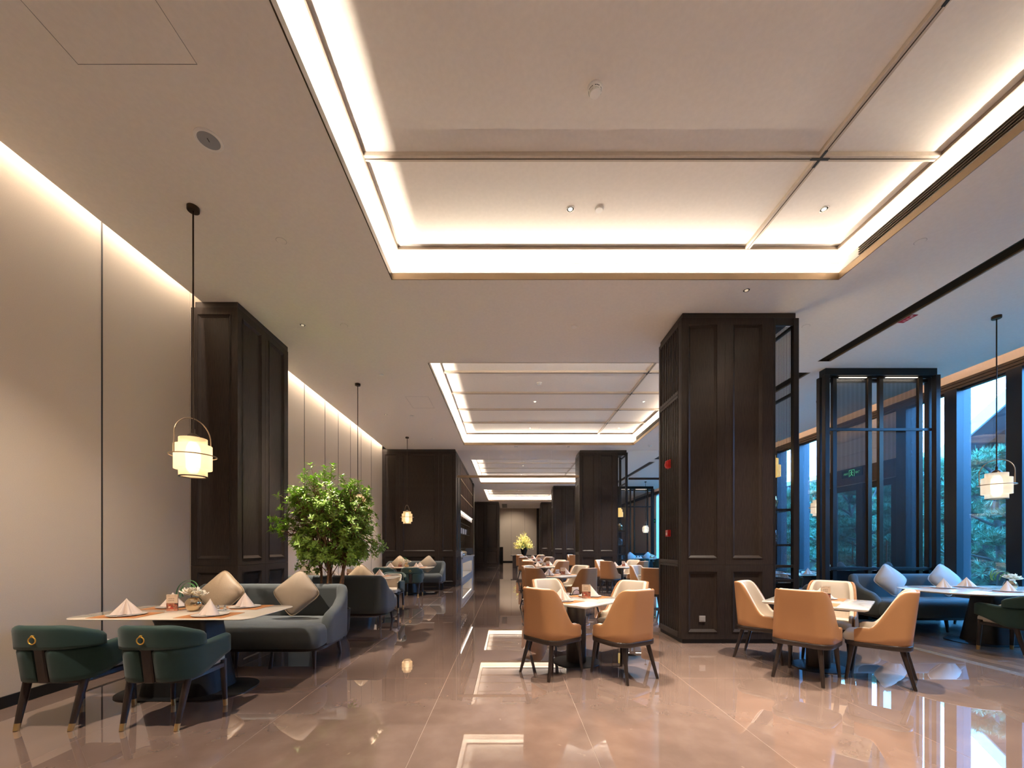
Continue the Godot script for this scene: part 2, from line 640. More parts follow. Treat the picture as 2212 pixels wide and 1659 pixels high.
# the standing menu card: beige head with dark lettering, a photograph of dishes, a tan foot with a white line
func menu_card_material() -> void:
	var im := Image.create(128, 200, false, Image.FORMAT_RGB8)
	im.fill(c8(222, 196, 168))
	var r := RandomNumberGenerator.new()
	r.seed = 5
	im.fill_rect(Rect2i(0, 176, 128, 24), c8(196, 128, 96))
	for y in range(104, 176):
		for x in 128:
			var v := 0.5 + 0.5 * sin(x * 0.21 + 3.0 * sin(y * 0.13)) * cos(y * 0.23 + 2.0 * sin(x * 0.11))
			im.set_pixel(x, y, c8(92, 44, 34).lerp(c8(206, 138, 104), v).lerp(c8(60, 50, 46), 0.7 if x > 92 and y < 130 else 0.0))
	for k in 7:
		var cx := r.randi_range(14, 112)
		var cy := r.randi_range(124, 168)
		for y in range(cy - 9, cy + 9):
			for x in range(maxi(cx - 13, 0), mini(cx + 13, 127)):
				if pow((x - cx) / 13.0, 2) + pow((y - cy) / 8.0, 2) < 1.0 and y < 176 and y >= 104:
					im.set_pixel(x, y, [c8(196, 66, 50), c8(232, 206, 176), c8(150, 60, 40)][k % 3])
	var glyph := func(x0: int, y0: int, s: int, col: Color) -> void:
		for q in 3:
			im.fill_rect(Rect2i(x0, y0 + q * s / 3, s - 1, maxi(1, s / 8)), col)
		for q in 2:
			im.fill_rect(Rect2i(x0 + r.randi_range(1, s - 3), y0 + r.randi_range(0, 2), maxi(1, s / 8), s - 2), col)
		im.fill_rect(Rect2i(x0 + r.randi_range(0, s / 2), y0 + s / 2, s / 3, s / 3), col)
	var ink := c8(92, 58, 44)
	for k in 4:
		glyph.call(14 + k * 8, 14, 6, ink)
	for k in 3:
		glyph.call(92 + k * 8, 14, 6, ink)
	for k in 4:
		glyph.call(26 + k * 17, 44, 13, ink)
	for k in 4:
		glyph.call(26 + k * 17, 68, 13, ink)
	for k in 3:
		glyph.call(48 + k * 13, 183, 10, c8(244, 232, 222))
	var m := mat("menu_print", Color.WHITE, 0.5)
	m.albedo_texture = ImageTexture.create_from_image(im)


# ---------------------------------------------------------------- floor, walls
func build_room() -> void:
	var fl := thing("floor", "polished brown marble floor of large tiles with thin pale joints", "floor", Vector3.ZERO, 0.0, "", "structure")
	slab("bed", -4.6, 5.45, -0.2, -0.001, -4.0, 36.0, M.grout, fl)
	var xs: Array = [-4.24]
	for k in 8:
		xs.append(-3.03 + 1.2 * k)
	var ds: Array = [-4.0, -2.98, 0.61, 4.20, 7.79, 11.38, 14.97, 18.56, 22.15, 25.74, 29.33, 32.92, 35.2]
	for i in xs.size() - 1:
		for j in ds.size() - 1:
			var x0: float = xs[i] + 0.001
			var x1: float = xs[i + 1] - 0.001
			var d0: float = ds[j] + 0.001
			var d1: float = ds[j + 1] - 0.001
			slab("tile", x0, x1, -0.02, 0.0, d0, d1, M["marble_%d" % ((i * 3 + j * 5 + i * j) % 4)], fl, 0.0008)
	slab("border_strip", 5.373, 5.497, -0.2, 0.0, -4.0, 35.2, M.border_stone, fl)
	var wf := thing("floor_boards", "grey brown wooden plank floor along the windows", "floor", Vector3.ZERO, 0.0, "", "structure")
	slab("bed", 5.5, 9.2, -0.2, -0.012, -4.0, 35.2, M.joint, wf)
	var far := mb()
	for i in 23:
		var x0: float = 5.5 + i * 0.15
		var start := -1.0 - 1.8 * fposmod(i * 0.382, 1.0)
		for j in 24:
			var d0 := start + j * 1.8
			var d1 := minf(d0 + 1.8, 35.2)
			if d0 > 9.6:
				slabs(far, x0 + 0.001, x0 + 0.149, -0.012, 0.0, d0 + 0.001, d1 - 0.001)
			elif d1 > 0.5:
				slab("plank", x0 + 0.001, x0 + 0.149, -0.012, 0.0, d0 + 0.001, d1 - 0.001, M["plank_%d" % ((i * 2 + j * 5) % 3)], wf, 0.0015)
	var fp := part("distant_planks", fin(far), M.plank_1, wf)
	fp.set_meta("kind", "stuff")

	# left wall in cloth-covered panels
	var wl := thing("wall_left", "cream cloth-covered panel wall with thin dark upright joints", "wall", Vector3.ZERO, 0.0, "", "structure")
	slab("core", -4.6, -4.262, -0.2, 5.3, -4.0, 35.6, M.joint, wl)
	var cuts := [-4.0, -0.2, 1.25, 2.75, 4.25, 5.43, 6.674, 8.47, 9.42, 10.16, 10.94, 11.73, 12.6, 13.7]
	for i in cuts.size() - 1:
		slab("wall_panel", -4.262, WL, 0.0, 5.15, cuts[i] + 0.006, cuts[i + 1] - 0.006, M.wall_cloth, wl, 0.002)
	for k in range(1, cuts.size() - 1):
		if cuts[k] < 5.4 or cuts[k] > 6.7:
			slab("joint_strip", WL - 0.01, WL + 0.004, 0.1, 5.15, cuts[k] - 0.006, cuts[k] + 0.006, M.joint, wl)
	slab("baseboard_left", WL, WL + 0.016, 0.0, 0.1, -3.9, 5.42, M.black_metal, wl, 0.003)
	slab("baseboard_left", WL, WL + 0.016, 0.0, 0.1, 6.68, 13.69, M.black_metal, wl, 0.003)

	var we := thing("wall_end", "far end wall of pale cloth panels behind the flower arrangement", "wall", Vector3.ZERO, 0.0, "", "structure")
	slab("core", -4.6, 9.6, -0.2, 5.3, 35.22, 35.6, M.joint, we)
	var ex := [-4.2, -2.6, -0.75, 0.25, 1.42, 2.45, 4.0, 5.6, 7.2, 8.8]
	for i in ex.size() - 1:
		slab("wall_panel", ex[i] + 0.006, ex[i + 1] - 0.006, 0.1, 4.9, 35.2, 35.22, M.wall_cloth, we)
	slab("baseboard_end", -4.2, 8.8, 0.0, 0.1, 35.18, 35.22, M.black_metal, we)
	slab("door_post", 2.45, 2.62, 0.0, 4.6, 34.9, 35.19, M.dark_oak, we)

	var wb := thing("wall_back", "plain cream wall behind the viewer", "wall", Vector3.ZERO, 0.0, "", "structure")
	slab("core", -4.6, 9.6, -0.2, 5.3, -4.3, -4.0, M.wall_cloth, wb)
	var rf := thing("roof_deck", "structural slab over the whole hall, above the ceiling", "roof", Vector3.ZERO, 0.0, "", "structure")
	slab("deck", -4.6, 9.6, 5.3, 5.5, -4.3, 35.6, M.plaster, rf)


# ---------------------------------------------------------------- ceiling
const CX0 := -1.433
const CX1 := 4.054

func build_ceiling() -> void:
	var c := thing("ceiling", "flat pale plaster ceiling around the lit recesses", "ceiling", Vector3.ZERO, 0.0, "", "structure")
	var ends := [5.0, 13.16, 21.3, 29.4]
	slab("field", -4.10, CX0, H, H + 0.03, -4.0, 35.2, M.plaster, c)
	slab("field", CX1, 5.47, H, H + 0.03, -4.0, 35.2, M.plaster, c)
	slab("field", 5.69, 8.43, H, H + 0.03, -4.0, 35.2, M.plaster, c)
	var prev := -4.0
	for e in ends:
		slab("field", CX0, CX1, H, H + 0.03, prev, e - 5.9, M.plaster, c)
		prev = e
	slab("field", CX0, CX1, H, H + 0.03, prev, 35.2, M.plaster, c)
	# gaps in the air slot
	var slots := [[-4.0, 7.2], [7.67, 15.3], [15.8, 23.5], [24.0, 35.2]]
	slab("field", 5.47, 5.69, H, H + 0.03, 7.2, 7.67, M.plaster, c)
	slab("field", 5.47, 5.69, H, H + 0.03, 15.3, 15.8, M.plaster, c)
	slab("field", 5.47, 5.69, H, H + 0.03, 23.5, 24.0, M.plaster, c)
	# upstand of the wall-washing slot on the left, and its lid
	slab("slot_lid", -4.262, -4.0, 5.15, 5.18, -4.0, 13.7, M.plaster, c)
	slab("slot_side", -4.03, -4.0, H + 0.03, 5.15, -4.0, 13.7, M.plaster, c)
	for r in [[-3.9, 5.40], [6.70, 13.66]]:
		var ws := thing("wall_wash_strip", "warm light strip hidden in the slot along the cloth wall, %s stretch" % ("nearer" if r[0] < 0 else "farther"), "light strip")
		ws.position = Vector3.ZERO
		strip_light("led_strip", ws, P(-4.118, 5.05, r[0]), P(-4.118, 5.05, r[1]), 0.02, Vector3(-0.2, -1, 0), 11.0 * (r[1] - r[0]) / 8.0, LIGHT, M.led_tape)
	for i in 4:
		coffer(i, ends[i] - 5.9, ends[i])
	for k in slots.size():
		var a: float = slots[k][0]
		var b: float = slots[k][1]
		var g := thing("air_slot", "long dark air outlet slot in the ceiling, %s along the windows" % ["nearest", "second", "third", "farthest"][k], "air vent", Vector3.ZERO, 0.0, "", "")
		slab("frame", 5.47, 5.48, H - 0.004, H + 0.03, a, b, M.bronze_dark, g)
		slab("frame", 5.665, 5.69, H - 0.004, H + 0.03, a, b, M.bronze, g)
		slab("frame", 5.48, 5.665, H - 0.004, H + 0.03, b - 0.012, b, M.bronze_dark, g)
		slab("back", 5.47, 5.69, H + 0.1, H + 0.12, a, b, M.black_metal, g)
		for s in 4:
			var sl := slab("louvre", 5.50 + s * 0.045, 5.506 + s * 0.045, H + 0.005, H + 0.06, a, b - 0.013, M.black_metal, g)
			sl.rotation.z = 0.5


func coffer(idx: int, d0: float, d1: float) -> void:
	var ord: String = ["nearest", "second", "third", "farthest"][idx]
	var c := thing("ceiling_coffer", "%s lit ceiling recess with cream panels and a bronze lower edge" % ord, "ceiling recess", Vector3.ZERO, 0.0, "", "structure")
	var hb := H + 0.088
	var hu := H + 0.335
	# bronze edge
	slab("bronze_edge", CX0, CX1, H - 0.003, H + 0.075, d1 - 0.012, d1, M.bronze, c, 0.001)
	slab("bronze_edge", CX0, CX1, H - 0.003, H + 0.075, d0, d0 + 0.012, M.bronze, c, 0.001)
	slab("bronze_edge", CX0, CX0 + 0.012, H - 0.003, H + 0.075, d0, d1, M.bronze_dark, c, 0.001)
	slab("bronze_edge", CX1 - 0.012, CX1, H - 0.003, H + 0.075, d0, d1, M.bronze, c, 0.001)
	# baffles in front of the light troughs
	slab("baffle", CX0 - 0.02, CX1 + 0.02, H + 0.03, hb, d1, d1 + 0.02, M.plaster, c)
	slab("baffle", CX0 - 0.02, CX1 + 0.02, H + 0.03, hb, d0 - 0.02, d0, M.plaster, c)
	slab("baffle", CX0 - 0.02, CX0, H + 0.03, hb, d0, d1, M.plaster, c)
	slab("baffle", CX1, CX1 + 0.02, H + 0.03, H + 0.2, d0, d1, M.plaster, c)
	# trough backs
	var t := 0.19
	slab("trough", CX0 - t - 0.02, CX1 + t + 0.02, H + 0.03, hu, d1 + t, d1 + t + 0.02, M.plaster, c)
	slab("trough", CX0 - t - 0.02, CX1 + t + 0.02, H + 0.03, hu, d0 - t - 0.02, d0 - t, M.plaster, c)
	slab("trough", CX0 - t - 0.02, CX0 - t, H + 0.03, hu, d0 - t, d1 + t, M.plaster, c)
	slab("trough", CX1 + t, CX1 + t + 0.02, H + 0.03, hu, d0 - t, d1 + t, M.plaster, c)
	# upper ceiling: flat margin and ribs, panels set a little higher
	var lid := hu + 0.05
	slab("backing", CX0 - t - 0.02, CX1 + t + 0.02, lid, lid + 0.03, d0 - t - 0.02, d1 + t + 0.02, M.plaster, c)
	var px0 := CX0 + 0.085
	var px1 := CX1 - 0.05
	var pe := d1 - 0.05
	slab("margin", CX0 - t, px0, hu, lid, d0 - t, d1 + t, M.plaster, c, 0.004)
	slab("margin", px1, CX1 + t, hu, lid, d0 - t, d1 + t, M.plaster, c, 0.004)
	slab("margin", px0, px1, hu, lid, pe, d1 + t, M.plaster, c, 0.004)
	slab("margin", px0, px1, hu, lid, d0 - t, d0 + 0.06, M.plaster, c, 0.004)
	var step := (pe - d0 - 0.06) / 5.0
	var xm := 2.90
	var hw := 0.032
	for j in range(1, 5):
		var dj := pe - step * j
		slab("rib", px0, px1, hu, lid, dj - hw, dj + hw, M.bead, c, 0.004)
		slab("rib_inlay", px0, px1, hu - 0.003, hu, dj - 0.004, dj + 0.004, M.bronze_dark, c)
	slab("rib", xm - hw, xm + hw, hu - 0.0005, lid, d0 + 0.06, pe, M.bead, c, 0.004)
	slab("rib_inlay", xm - 0.004, xm + 0.004, hu - 0.0035, hu - 0.0005, d0 + 0.06, pe, M.bronze_dark, c)
	for j in range(1, 5):
		var dj := pe - step * j
		var st := mb()
		slabs(st, xm - 0.085, xm + 0.085, hu - 0.006, hu - 0.002, dj - 0.012, dj + 0.012, 0.001)
		slabs(st, xm - 0.013, xm + 0.013, hu - 0.0065, hu - 0.002, dj - 0.085, dj + 0.085, 0.001)
		part("cross_plate", fin(st), M.black_metal, c)
	for j in 5:
		var da := pe - step * (j + 1) + (hw if j < 4 else 0.0)
		var db := pe - step * j - (hw if j > 0 else 0.0)
		slab("panel", px0, xm - hw, lid - 0.012, lid - 0.001, da, db, M.plaster, c)
		slab("panel", xm + hw, px1, lid - 0.012, lid - 0.001, da, db, M.plaster, c)
	for q in [[px0 - 0.002, px0 + 0.012, d0 + 0.06, pe], [px1 - 0.012, px1 + 0.002, d0 + 0.06, pe], [px0, px1, pe - 0.012, pe + 0.002]]:
		slab("edge_bead", q[0], q[1], hu - 0.004, hu + 0.03, q[2], q[3], M.bead_dark, c)
	# air grille on the right face
	for s in 4:
		slab("grille_slat", CX1 - 0.018, CX1, H + 0.095 + s * 0.026, H + 0.104 + s * 0.026, d0 + 0.3, d1 - 0.3, M.bronze_dark, c)
	# light strips in the troughs
	var col := LIGHT
	var e := COVE
	var tp: Material = M.led_tape
	strip_light("led_strip", c, P(CX0 + 0.02, hb - 0.012, d1 + 0.14), P(CX1 - 0.02, hb - 0.012, d1 + 0.14), 0.018, Vector3(0, 1, 0.25), e * 0.95, col, tp)
	strip_light("led_strip", c, P(CX0 + 0.02, hb - 0.012, d0 - 0.14), P(CX1 - 0.02, hb - 0.012, d0 - 0.14), 0.018, Vector3(0, 1, -0.25), e * 0.95, col, tp)
	strip_light("led_strip", c, P(CX0 - 0.078, hb - 0.05, d0), P(CX0 - 0.078, hb - 0.05, d1), 0.012, Vector3(0.2, 1, 0), e, col, tp)
	strip_light("led_strip", c, P(CX1 + 0.14, H + 0.19, d0), P(CX1 + 0.14, H + 0.19, d1), 0.018, Vector3(-0.25, 1, 0), e, col, tp)

const COVE := 4.9


# ---------------------------------------------------------------- window wall
func build_windows() -> void:
	var w := thing("wall_right", "dark window wall head, warm lit pocket and solid far end", "wall", Vector3.ZERO, 0.0, "", "structure")
	slab("pocket_back", 9.0, 9.06, 4.46, 5.3, -4.0, 35.2, M.plaster, w)
	slab("pocket_face", 8.9, 8.94, 4.62, 4.98, -4.0, 35.2, M.plaster, w)
	slab("pocket_lid", 8.2, 9.06, 4.98, 5.01, -4.0, 35.2, M.plaster, w)
	slab("pocket_side", 8.2, 8.23, H + 0.03, 4.98, -4.0, 35.2, M.plaster, w)
	for k in 3:
		slab("head_board", 8.86 - 0.006 * k, 9.0, 4.462 + k * 0.058, 4.516 + k * 0.058, -4.0, 35.2, M.dark_oak_lying, w, 0.004)
	slab("solid", 8.9, 9.1, -0.2, 4.46, 24.5, 35.2, M.wall_cloth, w)
	slab("solid", 8.9, 9.1, -0.2, 4.46, -4.0, 3.92, M.wall_cloth, w)
	for r in [[-3.5, 9.0], [9.2, 24.0]]:
		var cs := thing("pocket_light_strip", "warm light strip hidden in the pocket above the window head, %s stretch" % ("nearer" if r[0] < 0 else "farther"), "light strip")
		strip_light("led_strip", cs, P(8.36, 4.72, r[0]), P(8.36, 4.72, r[1]), 0.02, Vector3(1, 0.35, 0), 1.1 * (r[1] - r[0]) / 12.0, Color(1.0, 0.72, 0.45), M.led_tape)
	var fins := [3.92, 4.94, 5.96, 6.98, 8.0, 9.02]
	var far: Array = []
	var f := 11.3
	while f < 24.4:
		far.append(f)
		f += 1.02
	var n := 0
	for row in [fins, far]:
		for i in row.size():
			n += 1
			var d: float = row[i]
			var last: bool = i == row.size() - 1
			var o := thing("window_%d" % n, "", "", Vector3.ZERO, 0.0, "", "structure")
			tag(o, "%s window bay with a deep dark mullion, counted from the near end" % ORD[n - 1], "window", "window bays along the garden")
			slab("mullion", 8.8, 8.98, 0.0, 4.462, d, d + 0.23, M.fin_metal, o, 0.004)
			slab("mullion_cap", 8.98, 9.16, -0.1, 4.6, d + 0.06, d + 0.17, M.fin_metal, o, 0.004)
			if not last:
				var a: float = d + 0.23
				var b: float = row[i + 1]
				slab("pane", 8.93, 8.938, 0.06, 4.43, a, b, M.pane, o)
				slab("sill_frame", 8.88, 8.98, 0.0, 0.06, a, b, M.fin_metal, o)
				slab("head_frame", 8.90, 8.98, 4.43, 4.462, a, b, M.fin_metal, o)
	entrance()
	screen_unit("tall open metal screen with fluted mesh panels behind the blue sofa", 5.79, 7.90, 7.44, 7.66)
	screen_unit("distant metal screen with mesh panels and lit top beyond the second column", 5.79, 7.95, 22.2, 22.5)


func entrance() -> void:
	var o := thing("door_1", "dark framed glass garden doors under a brown header with an exit sign", "door", Vector3.ZERO, 0.0, "", "structure")
	var a := 9.25
	var b := 11.3
	for k in 3:
		slab("wall_board", 8.9, 9.0, 3.384 + k * 0.36, 3.738 + k * 0.36, a, b, M.plaster, o, 0.003)
	slab("header", 8.86, 9.0, 2.95, 3.38, a, b, M.red_oak_lying, o, 0.004)
	slab("header_trim", 8.85, 8.86, 2.945, 2.958, a, b, M.steel, o)
	slab("jamb", 8.86, 9.0, 0.0, 2.95, a, a + 0.16, M.dark_oak, o, 0.004)
	slab("jamb", 8.86, 9.0, 0.0, 2.95, b - 0.16, b, M.dark_oak, o, 0.004)
	slab("jamb", 8.87, 9.0, 0.0, 2.95, 10.2, 10.36, M.dark_oak, o, 0.004)
	for r in [[a + 0.16, 10.2], [10.36, b - 0.16]]:
		var st := mb()
		slabs(st, 8.91, 8.96, 0.0, 0.22, r[0], r[1], 0.003)
		slabs(st, 8.91, 8.96, 2.80, 2.95, r[0], r[1], 0.003)
		slabs(st, 8.91, 8.96, 0.22, 2.80, r[0], r[0] + 0.08, 0.003)
		slabs(st, 8.91, 8.96, 0.22, 2.80, r[1] - 0.08, r[1], 0.003)
		var leaf := part("door_leaf", fin(st), M.dark_metal, o)
		slab("pane", 8.93, 8.938, 0.22, 2.80, r[0] + 0.08, r[1] - 0.08, M.pane, leaf)
		var hs := mb()
		tube(hs, [P(8.86, 0.9, r[0] + 0.13), P(8.86, 1.5, r[0] + 0.13)], 0.012)
		slabs(hs, 8.86, 8.91, 0.95, 0.97, r[0] + 0.12, r[0] + 0.14)
		slabs(hs, 8.86, 8.91, 1.43, 1.45, r[0] + 0.12, r[0] + 0.14)
		part("handle", fin(hs), M.bronze, leaf)
	# exit sign: dark box, running figure in a frame between two lines of lettering
	var s := thing("exit_sign", "green lit exit sign on the brown header over the garden doors", "exit sign", P(8.845, 3.24, 10.48), -PI / 2)
	part("case", bxm(Vector3(0.62, 0.2, 0.025), 0.003), M.black_metal, s)
	exit_marks(s, 0.0135, 0.19)
	var s2 := thing("exit_sign", "small green exit light high on the cloth wall behind the tree", "exit sign", P(WL + 0.014, 2.33, 9.5), PI / 2)
	part("case", bxm(Vector3(0.5, 0.18, 0.025), 0.003), M.black_metal, s2)
	exit_marks(s2, 0.0135, 0.16)
	var s3 := thing("exit_sign", "tiny green exit light seen through the distant mesh screen", "exit sign", P(8.89, 2.9, 24.9), -PI / 2)
	part("case", bxm(Vector3(0.5, 0.24, 0.025), 0.003), M.black_metal, s3)
	exit_marks(s3, 0.0135, 0.2)


func exit_marks(s: Node3D, z: float, h: float) -> void:
	var g: Material = M.sign_green
	var st := mb()
	for q in [[-h * 0.42, 0.0, 0.012, h * 0.9], [h * 0.42, 0.0, 0.012, h * 0.9], [0.0, h * 0.42, h * 0.84, 0.014]]:
		box(st, Vector3(q[0], q[1], z), Vector3(q[2], q[3], 0.003))
	box(st, Vector3(0.0, h * 0.24, z), Vector3(h * 0.15, h * 0.15, 0.003))
	box(st, Vector3(-0.01, h * 0.02, z), Vector3(h * 0.16, h * 0.3, 0.003), 0.0, Basis(Vector3.BACK, 0.35))
	box(st, Vector3(h * 0.12, -h * 0.27, z), Vector3(h * 0.09, h * 0.34, 0.003), 0.0, Basis(Vector3.BACK, 0.7))
	box(st, Vector3(-h * 0.14, -h * 0.25, z), Vector3(h * 0.09, h * 0.32, 0.003), 0.0, Basis(Vector3.BACK, -0.75))
	box(st, Vector3(h * 0.16, h * 0.08, z), Vector3(h * 0.2, h * 0.07, 0.003), 0.0, Basis(Vector3.BACK, -0.5))
	part("running_figure", fin(st), g, s)
	var f := SystemFont.new()
	f.font_names = PackedStringArray(["Droid Sans"])
	var t := TextMesh.new()
	t.text = "EXIT"
	t.font = f
	t.font_size = 32
	t.pixel_size = h * 0.011
	t.depth = 0.003
	part("lettering", t, g, s, Vector3(h * 0.95, 0, z))
	var st2 := mb()
	for k in 4:
		var x := -h * 0.55 - (k + 0.5) * h * 0.2
		for q in 3:
			box(st2, Vector3(x, h * (0.1 - 0.1 * q), z), Vector3(h * 0.16, h * 0.025, 0.003))
		box(st2, Vector3(x + (0.01 if k % 2 else -0.01), 0, z), Vector3(h * 0.025, h * 0.24, 0.003))
	part("lettering", fin(st2), g, s)


# fine upright rods: the see-through fluted mesh
func rods(x0: float, x1: float, y0: float, y1: float, d: float, pitch := 0.0095) -> ArrayMesh:
	var st := mb()
	var n := int((x1 - x0) / pitch)
	for k in n:
		var x := x0 + (k + 0.5) * (x1 - x0) / n
		slabs(st, x - pitch * 0.17, x + pitch * 0.17, y0, y1, d - 0.002, d + 0.002)
	return fin(st)


func screen_unit(label: String, x0: float, x1: float, d0: float, d1: float) -> void:
	var o := thing("metal_screen", label, "screen")
	var m: Material = M.dark_metal
	var w := 0.085
	for x in [x0, x1 - w]:
		for d in [d0, d1 - w]:
			slab("post", x, x + w, 0.0, 4.5, d, d + w, m, o, 0.004)
	slab("crown", x0 + 0.03, x1 - 0.03, 4.5, H, d0 + 0.03, d1 - 0.03, M.black_metal, o, 0.004)
	var dm := d0 + 0.12
	var mids := [x0 + 0.21, x0 + 0.86, x0 + 1.07, x0 + 1.80]
	for x in mids:
		slab("upright", x, x + 0.075, 0.0, 4.5, dm - 0.03, dm + 0.03, M.bronze_dark if x != mids[0] else m, o, 0.003)
	for h in [0.92, 3.49]:
		slab("rail", x0 + w, x1 - w, h, h + 0.05, dm - 0.05, dm - 0.031, m, o, 0.003)
	for h in [0.0, 0.92, 4.42]:
		slab("rail", x0 + w, x1 - w, h, h + 0.06, d1 - w + 0.01, d1 - 0.02, m, o, 0.003)
	for p in [[mids[0] + 0.076, mids[1]], [mids[2] + 0.076, mids[3]]]:
		var r := part("mesh_panel", rods(p[0], p[1], 0.02, 4.48, dm), M.black_metal, o)
		r.set_meta("kind", "stuff")
		strip_light("led_strip", o, P(p[0] + 0.03, 4.475, dm - 0.035), P(p[1] - 0.03, 4.475, dm - 0.035), 0.022, Vector3(0, -1, 0.05), 0.16, LIGHT, M.led_tape)
	slab("kick_panel", x0 + w, x1 - w, 0.02, 0.90, dm + 0.07, dm + 0.08, M.black_metal, o)


# ---------------------------------------------------------------- panelled columns and blocks
# one framed board with a sunk panel: local x along the face, y up, z out of the face
func wood_unit(parent: Node, org: Vector3, yaw: float, x0: float, x1: float, y0: float, y1: float, px0: float, px1: float, py0: float, py1: float) -> void:
	var st := mb()
	var t := 0.03
	var g := 0.0012
	for q in [[x0 + g, px0, y0 + g, y1 - g], [px1, x1 - g, y0 + g, y1 - g], [px0, px1, y0 + g, py0], [px0, px1, py1, y1 - g]]:
		box(st, Vector3((q[0] + q[1]) / 2, (q[2] + q[3]) / 2, t / 2), Vector3(q[1] - q[0], q[3] - q[2], t))
	var u := part("wood_panel", fin(st), M.dark_oak, parent, org, Vector3(0, yaw, 0))
	# sloped moulding round the opening
	var ms := mb()
	ms.set_smooth_group(-1)
	var prof := [[0.0, t + 0.006], [0.012, t + 0.006], [0.018, t - 0.004], [0.045, 0.008]]
	for k in prof.size() - 1:
		var a: Array = prof[k]
		var b: Array = prof[k + 1]
		var ra := [Vector3(px0 + a[0], py0 + a[0], a[1]), Vector3(px1 - a[0], py0 + a[0], a[1]), Vector3(px1 - a[0], py1 - a[0], a[1]), Vector3(px0 + a[0], py1 - a[0], a[1])]
		var rb := [Vector3(px0 + b[0], py0 + b[0], b[1]), Vector3(px1 - b[0], py0 + b[0], b[1]), Vector3(px1 - b[0], py1 - b[0], b[1]), Vector3(px0 + b[0], py1 - b[0], b[1])]
		for e in 4:
			var f := (e + 1) % 4
			quad(ms, ra[e], ra[f], rb[f], rb[e])
	part("moulding", fin(ms), M.dark_oak, u)
	part("sunk_panel", bxm(Vector3(px1 - px0 - 0.06, py1 - py0 - 0.06, 0.008), 0.0), M.dark_oak, u, Vector3((px0 + px1) / 2, (py0 + py1) / 2, 0.004))


# a face of panels: cols = [[x0, x1], ...] gives the sunk panels; units meet half way between them
func wood_face(parent: Node, org: Vector3, yaw: float, width: float, cols: Array, y_top := 4.55) -> void:
	for i in cols.size():
		var a: float = 0.0 if i == 0 else (cols[i - 1][1] + cols[i][0]) / 2
		var b: float = width if i == cols.size() - 1 else (cols[i][1] + cols[i + 1][0]) / 2
		wood_unit(parent, org, yaw, a, b, 1.10, y_top, cols[i][0], cols[i][1], 1.186, minf(4.466, y_top - 0.08))
		wood_unit(parent, org, yaw, a, b, 0.06, 1.10, cols[i][0], cols[i][1], 0.155, 1.019)


func build_columns() -> void:
	var names := ["nearest dark oak column with slatted left side and two red fire devices", "second dark oak column down the hall, behind the far dining tables", "third dark oak column down the hall, half hidden by the second", "farthest dark oak column beside the pale end wall"]
	for i in 4:
		var d := 5.69 + 8.16 * i
		big_column(names[i], 2.417, 3.70, d, d + 0.85, i)
	# pilaster on the left wall
	var p := thing("column", "dark oak pilaster on the left wall beside the near sofa", "column", Vector3.ZERO, 0.0, "", "structure")
	slab("core", WL, -3.645, 0.0, 4.55, 5.47, 6.674, M.dark_oak, p)
	slab("crown", -4.19, -3.62, 4.55, H, 5.45, 6.69, M.dark_oak_lying, p, 0.004)
	slab("plinth", WL, -3.625, 0.0, 0.06, 5.45, 6.69, M.black_metal, p)
	wood_face(p, P(WL, 0, 5.47), 0.0, WL * -1 - 3.612, [[0.08, 0.54]])
	wood_face(p, P(-3.645, 0, 5.44), PI / 2, 1.25, [[0.10, 0.535], [0.71, 1.135]])
	# big block by the buffet
	var b := thing("wall_block", "dark oak panelled block behind the far sofa, next to the buffet", "panelled wall", Vector3.ZERO, 0.0, "", "structure")
	slab("core", WL, -1.80, 0.0, 4.55, 13.74, 15.2, M.dark_oak, b)
	slab("crown", WL, -1.79, 4.55, H, 13.73, 20.6, M.dark_oak_lying, b, 0.004)
	slab("plinth", WL, -1.78, 0.0, 0.06, 13.71, 15.2, M.black_metal, b)
	wood_face(b, P(WL, 0, 13.74), 0.0, 2.475, [[0.083, 0.473], [0.683, 1.78], [2.014, 2.40]])
	wood_face(b, P(-1.80, 0, 13.71), PI / 2, 1.49, [[0.12, 0.62], [0.84, 1.36]])
	slab("back", WL, -2.45, 0.0, 4.55, 15.2, 20.6, M.dark_oak, b)
	slab("side", WL, -1.76, 0.0, 4.55, 20.6, 21.2, M.dark_oak, b)
	var b2 := thing("wall_block", "dark oak panelled block in the far left corner by the end wall", "panelled wall", Vector3.ZERO, 0.0, "", "structure")
	slab("core", WL, -0.72, 0.0, 4.55, 30.04, 34.6, M.dark_oak, b2)
	slab("crown", WL, -0.71, 4.55, H, 30.0, 34.6, M.dark_oak_lying, b2, 0.004)
	wood_face(b2, P(WL, 0, 30.04), 0.0, 3.55, [[0.2, 0.8], [1.0, 1.7], [1.9, 2.45], [2.65, 3.4]])
	slab("door_edge", -0.70, -0.42, 0.0, 1.3, 33.0, 33.06, M.dark_oak, b2)
	# glass smoke barrier between block and second column
	var g := thing("smoke_barrier", "hanging clear glass smoke barrier with a bronze lower edge below the ceiling", "glass barrier")
	var xs := [-1.74, -0.67, 0.4, 1.47, 2.41]
	for k in xs.size() - 1:
		slab("pane", xs[k] + 0.004, xs[k + 1] - 0.004, 3.78, H, 13.90, 13.91, M.clear_glass, g)
	slab("lower_edge", -1.75, 2.41, 3.70, 3.78, 13.88, 13.93, M.bronze, g, 0.004)
	var g2 := thing("smoke_barrier", "hanging glass smoke barrier to the right of the second column", "glass barrier")
	for k in 4:
		slab("pane", 4.10 + k * 1.18 + 0.004, 5.28 + k * 1.18 - 0.004, 3.70, H, 13.90, 13.91, M.clear_glass, g2)
	slab("lower_edge", 4.10, 8.8, 3.63, 3.70, 13.88, 13.93, M.bronze_dark, g2, 0.004)


